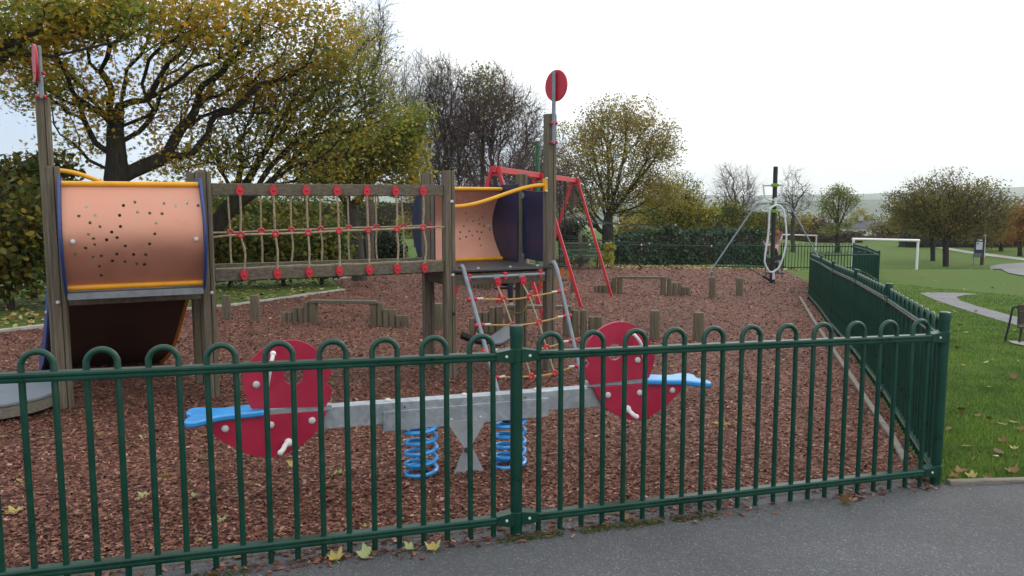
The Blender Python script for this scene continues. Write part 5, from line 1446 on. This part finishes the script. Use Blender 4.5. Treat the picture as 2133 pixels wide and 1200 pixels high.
# far hedgerow bushes
hb_ = [(1600, 470, 40, 30, "mid"), (1668, 472, 30, 30, "olive"), (1705, 478, 26, 22, "rust"), (1790, 462, 22, 26, "olive"), (1815, 468, 26, 22, "mid"), (1850, 480, 34, 28, "tawny"), (1885, 485, 34, 24, "olive"), (1470, 470, 40, 32, "mid"), (1330, 480, 60, 26, "olive"), (1160, 490, 60, 36, "mid"), (880, 490, 60, 40, "olive"), (980, 495, 70, 36, "mid")]
lm = {"mid": LSHRUB, "olive": LOLIVE, "rust": LRUST, "tawny": LTAN}
hl = ["dark bush behind the black swinger pole", "olive bush below the bare pale tree, right of the swinger", "rust-brown bush between the pale tree and the light green tree", "olive bush beside the white house, left of its roof", "green bush in front of the hipped roof", "tawny bush right of the white house", "olive bush left of the dome-shaped tree", "green bush behind the middle of the ivy hedge",
      "olive bush behind the big spreading tree's trunk", "green bush behind the rope pyramid", "olive bush behind the second barrel panel", "green bush behind the navy end plate"]
for k, ((px, py, rx, ry, c), lab) in enumerate(zip(hb_, hl)):
    Yk = 84 if px > 1560 else 60
    if px in (1790, 1815): Yk = 128
    tree(lab, Yk, [(px, py + ry), (px, py)], [(px, py, rx, ry), (px + rx * .5, py + ry * .4, rx * .6, ry * .6)], 180, .12, lm[c], 2600, .24, .42, QUAD, seed=80 + k, name="bush", cat="bush", group="bushes in the far hedgerow", step=.8, twigs=400)
def hedge(label, p, q, h, wd, leaf, n, size, seed, core=None, name="hedge", bumps=.12, zoff=0):
    """a clipped row: dark woody core clothed in leaves"""
    rng = np.random.default_rng(seed); p, q = Vector(p), Vector(q); L = (q - p).length; d = (q - p).normalized(); nn = Vector((-d.y, d.x))
    t_ = thing(name, label, "hedge", (p.x, p.y, zg(p.x, p.y)))
    hf = lambda s_: h(s_ / L) if callable(h) else h
    k = max(4, int(L / .8)); rings = []
    for i in range(k + 1):
        s_ = L * i / k; c = p + d * s_; z = zg(c.x, c.y); e_ = .55 if i in (0, k) else 1.0
        ring = []
        for a in range(10):
            an = math.pi * a / 9; rr_ = wd / 2 - .10
            off = math.cos(an) * rr_ * e_; zz = (hf(s_) - .12) * min(1, math.sin(an) * 1.6) * (.9 if e_ < 1 else 1)
            ring.append(Vector((c.x + nn.x * off, c.y + nn.y * off, z - .05 + zz)))
        rings.append(ring)
    obj("woody_core", MB().loft(rings), BK1, t_, smooth=False)
    s_ = rng.uniform(-.1, L + .1, n); an = rng.uniform(0, np.pi, n) ; dep = rng.uniform(.0, 1, n) ** 2 * .22
    bmp = np.array([mnoise.noise(Vector((a * 1.1, b * 1.3, seed))) for a, b in zip(s_, an)]) * bumps
    V = []
    for i in range(n):
        c = p + d * s_[i]; z = zg(c.x, c.y); hh = hf(min(L, max(0, s_[i]))); e_ = min(1, .6 + min(max(0, s_[i] + .1), max(0, L - s_[i] + .1)) * 1.2)
        rr_ = (wd / 2 + bmp[i] - dep[i]) * e_; ca, sa_ = math.cos(an[i]), math.sin(an[i]); sx = max(abs(ca), sa_) ** .75
        off = ca / sx * rr_; zz = max(.02, (hh + bmp[i] - dep[i] * .6) * min(1.0, sa_ / sx * (1.0)))
        if abs(off) > rr_ * .55: zz = rng.uniform(.0, 1) * zz if rng.random() < .5 else zz
        V.append((c.x + nn.x * off, c.y + nn.y * off, z + zz))
    leaves("foliage", np.array(V), size * rng.uniform(.6, 1.3, n), HEXL, leaf, t_, rng)
    done(); return t_
h0, h1 = G(1292, 553), G(1588, 553)
hedge("clipped dark green ivy hedge at the back of the bark area, left of the swinger", (h0.x, h0.y + .5), (h1.x, h1.y + .2), lambda f: 1.22 + .22 * sm(0, .35, f) + .05 * math.sin(f * 9), 1.0, LIVY, 17000, .105, 91, bumps=.26)
for px0, px1, Yh, hh, lf, lab, sz in [(1600, 1790, 78, 1.05, LRUST, "long rusty brown hedge along the far side of the field, behind the back fence", .22), (1780, 1905, 82, .45, LRUST, "low reddish hedge below the white house", .22),
                               (1880, 2200, 70, 2.3, LDARK, "dark hedge behind the dome-shaped tree and gravel path", .22), (1290, 1600, 70, 2.3, LSHRUB, "green hedge across the field behind the ivy hedge", .24), (400, 900, 66, 2.6, LSHRUB, "distant hedge across the grass behind the rope bridge", .25)]:
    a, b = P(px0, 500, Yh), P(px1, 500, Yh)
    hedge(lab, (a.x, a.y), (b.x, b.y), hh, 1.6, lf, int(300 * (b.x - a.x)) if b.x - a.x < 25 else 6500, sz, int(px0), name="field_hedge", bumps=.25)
tree("yellow-leaved sapling beside the green bench at the end of the ivy hedge", 29.2, [(1266, 556), (1265, 530)], [(1265, 528, 13, 24), (1248, 545, 12, 14)], 60, .02, LYEL, 900, .10, .10, QUAD, seed=95, name="shrub", cat="shrub")
tree("brown tangle of dead stems under the green bench", 28.0, [(1195, 556), (1195, 545)], [(1195, 549, 50, 9), (1230, 551, 30, 8)], 90, .02, None, bark=BK4, seed=96, name="thicket", cat="thicket", twigs=500, twig_len=.4, r_tip=.006)
tree("small dark conifer-like bush behind the green bench", 32.0, [(1190, 540), (1190, 500)], [(1188, 490, 34, 34), (1205, 505, 25, 22)], 160, .05, LDARK, 3200, .12, .16, QUAD, seed=97, name="bush", cat="bush")
wp = P(1208, 520, 29.0); obj_ = obj("wooden_post", log(wp.x, wp.y, P(1208, 485, 29).z - zg(wp.x, wp.y), .075), LOGWOOD, None, org=on_ground(wp.x, wp.y)); tag(obj_, "pale wooden post standing behind the green bench", "post")
# ------------------------------------------------------------------ loose stuff on the ground
def inside(poly, x, y):
    poly = np.array(poly); r_ = np.zeros(len(x), bool); j = len(poly) - 1
    for i in range(len(poly)):
        xi, yi = poly[i]; xj, yj = poly[j]
        c = ((yi > y) != (yj > y)) & (x < (xj - xi) * (y - yi) / (yj - yi + 1e-12) + xi); r_ ^= c; j = i
    return r_
def zga(x, y): return np.array([zg(a, b) for a, b in zip(x, y)])
rng = np.random.default_rng(5)
def wedge(n, y0, y1, pw, lo=-.74, hi=.74):
    y = y0 * (y1 / y0) ** (rng.uniform(0, 1, n) ** pw); x = y * rng.uniform(lo, hi, n); return x, y
x, y = wedge(250000, 2.7, 31.0, .95)
k = inside(bark_pts, x, y); x, y = x[k], y[k]; n = len(x)
CH = islands("bark_chips", [(0, (.035, .0125, .0075)), (.25, (.086, .031, .019)), (.55, (.158, .061, .039)), (.82, (.232, .104, .069)), (.965, (.32, .17, .12)), (1, (.43, .29, .22))], .75)
CHIP = np.array([(-.5, -.5, 0), (.5, -.42, .06), (.42, .5, 0), (-.46, .4, .05)])
Rm = rand_rot(n, rng, .42); ln = rng.uniform(.010, .029, n) * (1 + .07 * np.maximum(0, y - 5)); wd = ln * rng.uniform(.28, .75, n)
V = np.einsum('nij,nkj->nki', Rm, CHIP[None] * np.stack([ln, wd, ln], -1)[:, None, :]) + np.stack([x, y, zga(x, y) + .014 + rng.uniform(.002, .014, n)], -1)[:, None, :]
tag(raw_mesh("bark_chips", V.reshape(-1, 3), np.arange(n * 4).reshape(n, 4), CH), kind='stuff')
# chips and crumbs spilled on the tarmac under the fence
n = 2600; t_ = rng.uniform(-2.9, 2.6, n); o_ = -np.abs(rng.normal(.02, .055, n)) + rng.choice([0, .10], n)
bunch = np.array([mnoise.noise(Vector((a * 1.6, 2, 0))) for a in t_]); kk = rng.uniform(-.35, .5, n) < bunch + .1
t_, o_ = t_[kk], o_[kk]; nn = np.array([-FD.y, FD.x]); xy = np.array(FC)[None] + t_[:, None] * np.array(FD)[None] + o_[:, None] * nn[None]; n = len(xy)
Rm = rand_rot(n, rng, .35); ln = rng.uniform(.008, .034, n); wd = ln * rng.uniform(.3, .8, n)
V = np.einsum('nij,nkj->nki', Rm, CHIP[None] * np.stack([ln, wd, ln], -1)[:, None, :]) + np.stack([xy[:, 0], xy[:, 1], zga(xy[:, 0], xy[:, 1]) + rng.uniform(.009, .016, n)], -1)[:, None, :]
tag(raw_mesh("spilled_chips", V.reshape(-1, 3), np.arange(n * 4).reshape(n, 4), CH), kind='stuff')
# grass blades on the near lawn
lawn = [(FR.x + .07, FR.y + .03), (KR.x, KR.y + .03), (12, KR.y + 1.5), (12, 16), (12, 32), (9.6, 24.0)] + [(p.x + .05, p.y) for p in reversed(fpts[4:9])]
x, y = wedge(330000, 4.2, 30, .95, .36, 1.0); k = inside(lawn, x, y) & ~inside(cp, x, y); x, y = x[k], y[k]
tk = np.array([mnoise.noise(Vector((a * 1.3, b * 1.3, 0))) for a, b in zip(x, y)])
kp = rng.uniform(0, 1, len(x)) < np.clip((30 - y) / 16, 0, 1); x, y, tk = x[kp], y[kp], tk[kp]; n = len(x); h = rng.uniform(.012, .036, n) * (1 + .5 * tk); az = rng.uniform(0, 2 * np.pi, n); ln_ = rng.uniform(.1, .9, n) * h; w_ = rng.uniform(.0018, .0038, n) * (1 + (y - 4) * .12)
z = zga(x, y); dx, dy = np.cos(az), np.sin(az)
V = np.stack([np.stack([x - dy * w_, y + dx * w_, z - .004], -1), np.stack([x + dy * w_, y - dx * w_, z - .004], -1), np.stack([x + dx * ln_, y + dy * ln_, z + h], -1)], 1)
GB = leafmat("grass_blades", [(.060, .130, .016), (.11, .215, .026), (.17, .28, .038), (.24, .29, .058)], [(.05, .11, .016), (.085, .17, .024), (.14, .215, .04)], .3, 1.2)
tag(raw_mesh("grass", V.reshape(-1, 3), np.arange(n * 3).reshape(n, 3), GB), kind='stuff')
# leaf litter too plentiful to count, on the grass bank, under the hedge and over the lawn
def litter(name, x, y, size, m, dz=.02):
    n = len(x); pos = np.stack([x, y, zga(x, y) + dz], -1)
    o = leaves(name, pos, size * rng.uniform(.6, 1.3, n), HEXL, m, None, rng, .4); return tag(o, kind='stuff')
LL = islands("fallen_leaf_mix", [(0, (.09, .05, .02)), (.35, (.19, .12, .04)), (.65, (.30, .22, .07)), (.85, (.36, .30, .10)), (1, (.42, .36, .2))], .7)
x, y = wedge(4200, 10.5, 26, 1, -.72, -.15); k = ~inside(bark_pts, x, y); litter("leaf_litter", x[k], y[k], .085, LL)
x, y = rng.uniform(3.5, 10.5, 1500), rng.normal(30.4, .9, 1500); litter("leaf_litter", x, y, .11, LL, .03)
x, y = wedge(170, 4.6, 40, 1, .36, .74); k = ~inside(bark_pts, x, y) & ~inside(asph, x, y) & (x > .46 * y); litter("leaf_litter", x[k], y[k], .075, LL, .03)
x, y = wedge(380, 5, 28, 1, -.7, .35); k = inside(bark_pts, x, y); litter("leaf_litter", x[k], y[k], .06, LL, .03)
# moss on the tarmac edge
MOSS = leafmat("moss", [(.03, .055, .008), (.06, .09, .012), (.09, .11, .02)], None, .1)
mp_ = []
for t0, t1, nn_, wd_ in ((.30, .75, 900, .018), (.80, 1.05, 350, .012), (-.12, .22, 500, .015), (-1.7, -1.2, 400, .015)):
    tt = rng.uniform(t0, t1, nn_); oo = -.075 + rng.normal(0, wd_, nn_)
    mp_.append(np.array(FC)[None] + tt[:, None] * np.array(FD)[None] + oo[:, None] * nn[None])
mp_ = np.concatenate(mp_); n = len(mp_)
tag(leaves("moss", np.stack([mp_[:, 0], mp_[:, 1], zga(mp_[:, 0], mp_[:, 1]) + rng.uniform(.006, .018, n)], -1), rng.uniform(.005, .014, n), QUAD, MOSS, None, rng), kind='stuff')

# single fallen leaves in the foreground
YL = leafmat("yellow_fallen_leaf", [(.34, .27, .05), (.42, .35, .10), (.46, .42, .20)], None, .15); BL = leafmat("brown_fallen_leaf", [(.20, .11, .04), (.28, .17, .07)], None, .1); PG = leafmat("pale_green_fallen_leaf", [(.28, .34, .12), (.38, .40, .20)], None, .15)
MAPLE_F = np.array([(r_ * math.cos(math.radians(a)) * .5, r_ * math.sin(math.radians(a)) * .5, 0) for r_, a in [(1, 90), (.74, 78), (.60, 62), (.80, 46), (.92, 36), (.66, 18), (.50, 4), (.66, -14), (.60, -34), (.34, -62), (.12, -90), (.34, -118), (.60, -146), (.66, -166), (.50, 176), (.66, 162), (.92, 144), (.80, 134), (.60, 118), (.74, 102)]])
def fallen(px, py, s_, m, lab, cup=.5, rot=None, grp="fallen leaves in the foreground"):
    g = G(px, py); a = random.uniform(0, 6.28) if rot is None else rot; pts = []; fold = random.choice((.2, .6, 1.0))
    for q in MAPLE_F:
        u, v = q[0] * s_, q[1] * s_; r2 = math.hypot(u, v)
        zz = .010 + cup * r2 * r2 / s_ + fold * max(0, u) * .9 + (1 - fold) * abs(u) * .35 + random.uniform(0, .10) * s_
        u *= 1 - .28 * fold * (u > 0)
        pts.append(Vector((math.cos(a) * u - math.sin(a) * v, math.sin(a) * u + math.cos(a) * v, zz)))
    c = Vector((0, 0, .010)); vs = [c] + pts; fs = [(0, i + 1, (i + 1) % len(pts) + 1) for i in range(len(pts))]
    mb = MB().add([p + g for p in vs], fs); mb.tube([g + Z * .012, g + Vector((math.cos(a - 1.57) * s_ * .35, math.sin(a - 1.57) * s_ * .35, .012))], .0014, 5)
    tag(obj("fallen_leaf", mb, m, None, smooth=False, org=g), lab, "leaf", grp)
fallen(700, 1172, .115, YL, "large yellow fallen leaf on the tarmac under the front fence, tip curled up", .7, .6)
fallen(764, 1165, .10, PG, "pale crumpled fallen leaf on the tarmac, right of the large yellow leaf", .8, 1.4)
fallen(857, 1150, .085, PG, "pale folded fallen leaf against a bar, left of the yellow-brown one", .9, 2.2)
fallen(903, 1152, .105, YL, "yellow-brown fallen leaf touching a fence bar left of the middle post", .8, .2)
fallen(1757, 1052, .11, BL, "brown curled fallen leaf on the tarmac near the right corner post", 1.1, 4)
fallen(1312, 1086, .09, BL, "brown fallen leaf among the moss right of the middle post", .6)
for px, py, s_, m in [(175, 895, .08, YL), (299, 917, .10, PG), (287, 934, .09, YL), (424, 963, .09, PG), (340, 999, .09, YL), (404, 1042, .07, PG), (525, 1019, .09, YL), (464, 1093, .07, PG), (48, 1007, .08, YL), (33, 1077, .12, YL), (218, 1147, .06, PG), (611, 977, .10, YL), (90, 916, .05, PG), (412, 1135, .06, YL), (765, 1103, .07, YL), (560, 1040, .06, BL), (690, 1030, .08, BL)]:
    fallen(px, py, s_, m, "small fallen leaf lying on the bark chips between the fence bars", .5, None, "fallen leaves on the bark")
fallen(303, 1042, .10, PG, "green-tinged fallen leaf on the bark, lower left of the seesaw")
fallen(700, 994, .10, PG, "pale crumpled fallen leaf on the bark below the left seesaw fish", .9)
for px, py, s_ in [(2090, 925, .09), (2112, 940, .08), (2000, 870, .07), (2000, 990, .11), (2025, 1000, .10), (2110, 990, .11), (1990, 1000, .08), (2060, 1003, .07), (2128, 900, .08), (2030, 960, .06)]:
    fallen(px, py, s_, BL if int(px) % 3 else YL, "brown fallen leaf on the grass right of the corner post", .8, None, "fallen leaves on the lawn")

# ------------------------------------------------------------------ people
SKIN = paint("skin", (.42, .23, .17), .5, 0, .06, 8, .0); HAIRM = paint("ginger_hair", (.24, .075, .025), .6, 0, .3, 40, .2); JUMPER = paint("pale_pink_cloth", (.60, .45, .43), .85, 0, .1, 14, .1)
VEST = paint("black_cloth", (.012, .012, .014), .85, 0, .2, 14, .1); JEANS = paint("navy_cloth", (.010, .014, .036), .85, 0, .25, 14, .12); COAT = paint("dark_maroon_cloth", (.022, .010, .012), .85, 0, .2, 14, .12); SHOE = paint("grey_shoe", (.28, .28, .28), .7, 0, .2, 14, .05)
def skinmesh(name, chains, m, parent, sub=2):
    """one smooth surface grown over a jointed skeleton; chains share joints by position"""
    vs, rs, es, key = [], [], [], {}
    def vid(p, r_):
        k = tuple(round(c, 4) for c in p)
        if k not in key: key[k] = len(vs); vs.append(Vector(p) - ORG); rs.append(r_)
        return key[k]
    for ch in chains:
        ids = [vid(p, r_) for p, r_ in ch]
        es += [(a, b) for a, b in zip(ids[:-1], ids[1:]) if a != b]
    me = bpy.data.meshes.new(name); me.from_pydata(vs, es, []); o = bpy.data.objects.new(name, me); C.objects.link(o)
    o.modifiers.new("skin", 'SKIN'); sd_ = o.modifiers.new("sub", 'SUBSURF'); sd_.levels = sd_.render_levels = sub
    for i, d in enumerate(me.skin_vertices[0].data):
        r_ = rs[i]; d.radius = r_ if isinstance(r_, tuple) else (r_, r_); d.use_root = i == 0
    bpy.context.view_layer.update(); dg = bpy.context.evaluated_depsgraph_get()
    m2 = bpy.data.meshes.new_from_object(o.evaluated_get(dg)); bpy.data.objects.remove(o)
    m2.polygons.foreach_set("use_smooth", np.ones(len(m2.polygons), bool))
    m2.materials.clear(); ob = bpy.data.objects.new(name, m2); C.objects.link(ob); m2.materials.append(m); ob.parent = parent
    return ob
def hand(wrist, d, curl, s=1.0):
    """palm and five unequal bent fingers as chains rooted in the palm"""
    d = Vector(d).normalized(); curl = Vector(curl).normalized(); sx = d.cross(curl).normalized(); ch = []
    palm = Vector(wrist) + d * .045 * s
    for k, l in enumerate((.038, .046, .044, .034)):
        b = palm + sx * (k - 1.5) * .014 * s + d * .012 * s
        ch.append([(palm, .017 * s), (b, .0085 * s), (b + d * l * .6 * s + curl * .010 * s, .0075 * s), (b + d * l * .75 * s + curl * .034 * s, .0065 * s)])
    tb = Vector(wrist) + d * .022 * s - sx * .022 * s
    ch.append([(palm, .017 * s), (tb, .010 * s), (tb - sx * .012 * s + d * .02 * s + curl * .02 * s, .008 * s)])
    return palm, ch
def person(label, J, hairm, topm, legm, shoem, face, group=None, hairlen=.0, vestm=None):
    t_ = thing("person", label, "person", J['ground'])
    lh, chl = hand(J['wl'], J['hl'], J['cl'], .85); rh, chr_ = hand(J['wr'], J['hr'], J['cr'], .85)
    hd = J['head']; nk = J['neck']
    f = Vector(face).normalized(); sx = f.cross(Z).normalized()
    body = [[(J['pelvis'], .085), (J['chest'], .095), (nk, .042), (hd - Z * .06 + f * .012, .062), (hd, (.082, .088)), (hd + Z * .07, .062)],
            [(J['chest'], .095), (J['sl'], .042), (J['el'], .030), (J['wl'], .021), (lh, .0145)], [(J['chest'], .095), (J['sr'], .042), (J['er'], .030), (J['wr'], .021), (rh, .0145)],
            [(J['pelvis'], .085), (J['pl'], .062), (J['kl'], .043), (J['al'], .028)], [(J['pelvis'], .085), (J['pr'], .062), (J['kr'], .043), (J['ar'], .028)]] + [[(lh, .0145)] + c[1:] for c in chl] + [[(rh, .0145)] + c[1:] for c in chr_]
    bd = skinmesh("body", body, SKIN, t_)
    mid = lambda a, b, k: J[a] * (1 - k) + J[b] * k
    skinmesh("trousers", [[(J['pelvis'] + Z * .03, .098), (J['pl'], .074), (J['kl'], .055), (mid('kl', 'al', .93), .044)], [(J['pelvis'] + Z * .03, .098), (J['pr'], .074), (J['kr'], .055), (mid('kr', 'ar', .93), .044)]], legm, t_)
    skinmesh("top", [[(J['pelvis'] + Z * .04, .108), (J['chest'], .110), (nk - Z * .03, .055)], [(J['chest'], .110), (J['sl'], .055), (J['el'], .041), (mid('el', 'wl', .92), .031)], [(J['chest'], .110), (J['sr'], .055), (J['er'], .041), (mid('er', 'wr', .92), .031)]], topm, t_)
    if vestm: skinmesh("vest", [[(J['pelvis'] + Z * .02, .114), (J['chest'], .119), (J['chest'] + Z * .07, .085)]], vestm, t_)
    for a, d in (('al', J['fl']), ('ar', J['fr'])):
        d = Vector(d).normalized(); skinmesh("shoe", [[(J[a] - d * .025, .036), (J[a] + d * .05, .037), (J[a] + d * .115, .030)]], shoem, t_)
    hb = MB(); rotm = Matrix.Identity(3)
    hb.ball(hd + Z * .022 - f * .020, .102, 16, 10, (.95, .98, 1.06))
    hr_ = obj("hair", hb, hairm, t_)
    if hairlen: obj("hair_length", MB().tube(curve([hd - f * .07 + Z * .02, hd - f * .095 - Z * .08, hd - f * .08 - Z * hairlen], 5), [.07] * 5 + [.06] * 5 + [.03], 10), hairm, hr_)
    fc = MB()
    for s_ in (-1, 1): fc.ball(hd + f * .083 + sx * s_ * .030 + Z * .004, .0095, 8, 6)
    obj("eyes", fc, VEST, t_)
    obj("mouth", MB().ball(hd + f * .080 - Z * .048, .016, 8, 6, (1, .5, .35), Matrix.Rotation(math.atan2(sx.y, sx.x), 3, 'Z')), paint("lips", (.30, .08, .07), .5, 0, .05, 8, 0), t_)
    obj("nose", MB().ball(hd + f * .090 - Z * .020, .012, 8, 6, (.8, .9, 1.2)), SKIN, t_)
    done(); return t_
k_ = lambda px, py, dy=.42: P(px, py, SY + dy)
gd = on_ground(k_(1612, 570).x, SY + .4)
J = dict(ground=gd, pelvis=k_(1612, 543), chest=k_(1613, 520), neck=k_(1616, 506), head=k_(1619, 489, .36), sl=k_(1604, 510), sr=k_(1622, 509), el=k_(1597, 512, .36), er=k_(1626, 501, .34), wl=k_(1592, 507, .36), wr=k_(1629, 489, .36),
         hl=(-.4, .1, .8), cl=(.6, .5, .1), hr=(-.1, .1, 1), cr=(-.7, .3, .1), pl=k_(1608, 546), pr=k_(1617, 546), kl=k_(1605, 555, .25), kr=k_(1619, 555, .25), al=k_(1606, 564, .36), ar=k_(1619, 564, .36), fl=(-.2, -1, 0), fr=(.2, -1, 0))
person("child with ginger hair and pale sleeves under a black vest riding the standing swinger", J, HAIRM, JUMPER, VEST, SHOE, (.25, -1, -.1), hairlen=.16, vestm=VEST)
# person on the swing in the left bay, mostly hidden by the second tower
f_sw = .14; sp0 = apx[0] + (apx[2] - apx[0]) * f_sw
sY = sp0.y; q_ = lambda px, py, dy=0.0: P(px, py, sY + dy)
sz = q_(1055, 597).z; sx0 = q_(1055, 597).x
t_ = thing("flat_swing", "flat black swing seat under the person, in the left bay of the red frame", "swing", (sx0, sY, sz))
obj("seat", MB().box((sx0, sY, sz - .02), (.42, .17, .03)), BLACK, t_, bevel=.008)
for s_ in (-.2, .2): obj("hanger", MB().tube([Vector((sx0 + s_, sY, sz)), Vector((sp0.x + s_ * .6, sp0.y + s_ * .8, sp0.z - .04))], .010, 6), BLACKROPE, t_)
done()
gd = on_ground(sx0, sY)
J = dict(ground=gd, pelvis=Vector((sx0 + .02, sY, sz + .10)), chest=Vector((sx0 + .02, sY + .06, sz + .36)), neck=Vector((sx0 + .02, sY + .05, sz + .50)), head=Vector((sx0 + .02, sY + .02, sz + .64)), sl=Vector((sx0 - .13, sY + .05, sz + .45)), sr=Vector((sx0 + .17, sY + .05, sz + .45)),
         el=Vector((sx0 - .22, sY - .02, sz + .30)), er=Vector((sx0 + .24, sY - .02, sz + .30)), wl=Vector((sx0 - .19, sY - .02, sz + .50)), wr=Vector((sx0 + .20, sY - .02, sz + .50)), hl=(0, 0, 1), cl=(.5, .5, 0), hr=(0, 0, 1), cr=(-.5, .5, 0),
         pl=Vector((sx0 - .06, sY - .05, sz + .08)), pr=Vector((sx0 + .09, sY - .05, sz + .08)), kl=q_(1043, 588, -.32), kr=q_(1062, 588, -.34), al=q_(1031, 590, -.62), ar=q_(1064, 634, -.30), fl=(-.2, .15, 1), fr=(.15, -1, -.1))
person("person in dark blue trousers on a swing below the second deck, one sole raised", J, BLACK, COAT, JEANS, SHOE, (0, -1, 0))

# ------------------------------------------------------------------ the air
m, t, p = newmat("air")
t.nodes.remove(p); pv = N(t, 'ShaderNodeVolumePrincipled'); pv.inputs['Color'].default_value = (.93, .97, 1, 1); pv.inputs['Density'].default_value = .00026; pv.inputs['Anisotropy'].default_value = .1
t.links.new(pv.outputs[0], t.nodes['Material Output'].inputs['Volume'])
hz_ = obj("haze", MB().box((0, 2080, 45), (8600, 4320, 230)), m, None, smooth=False); tag(hz_, kind='stuff')
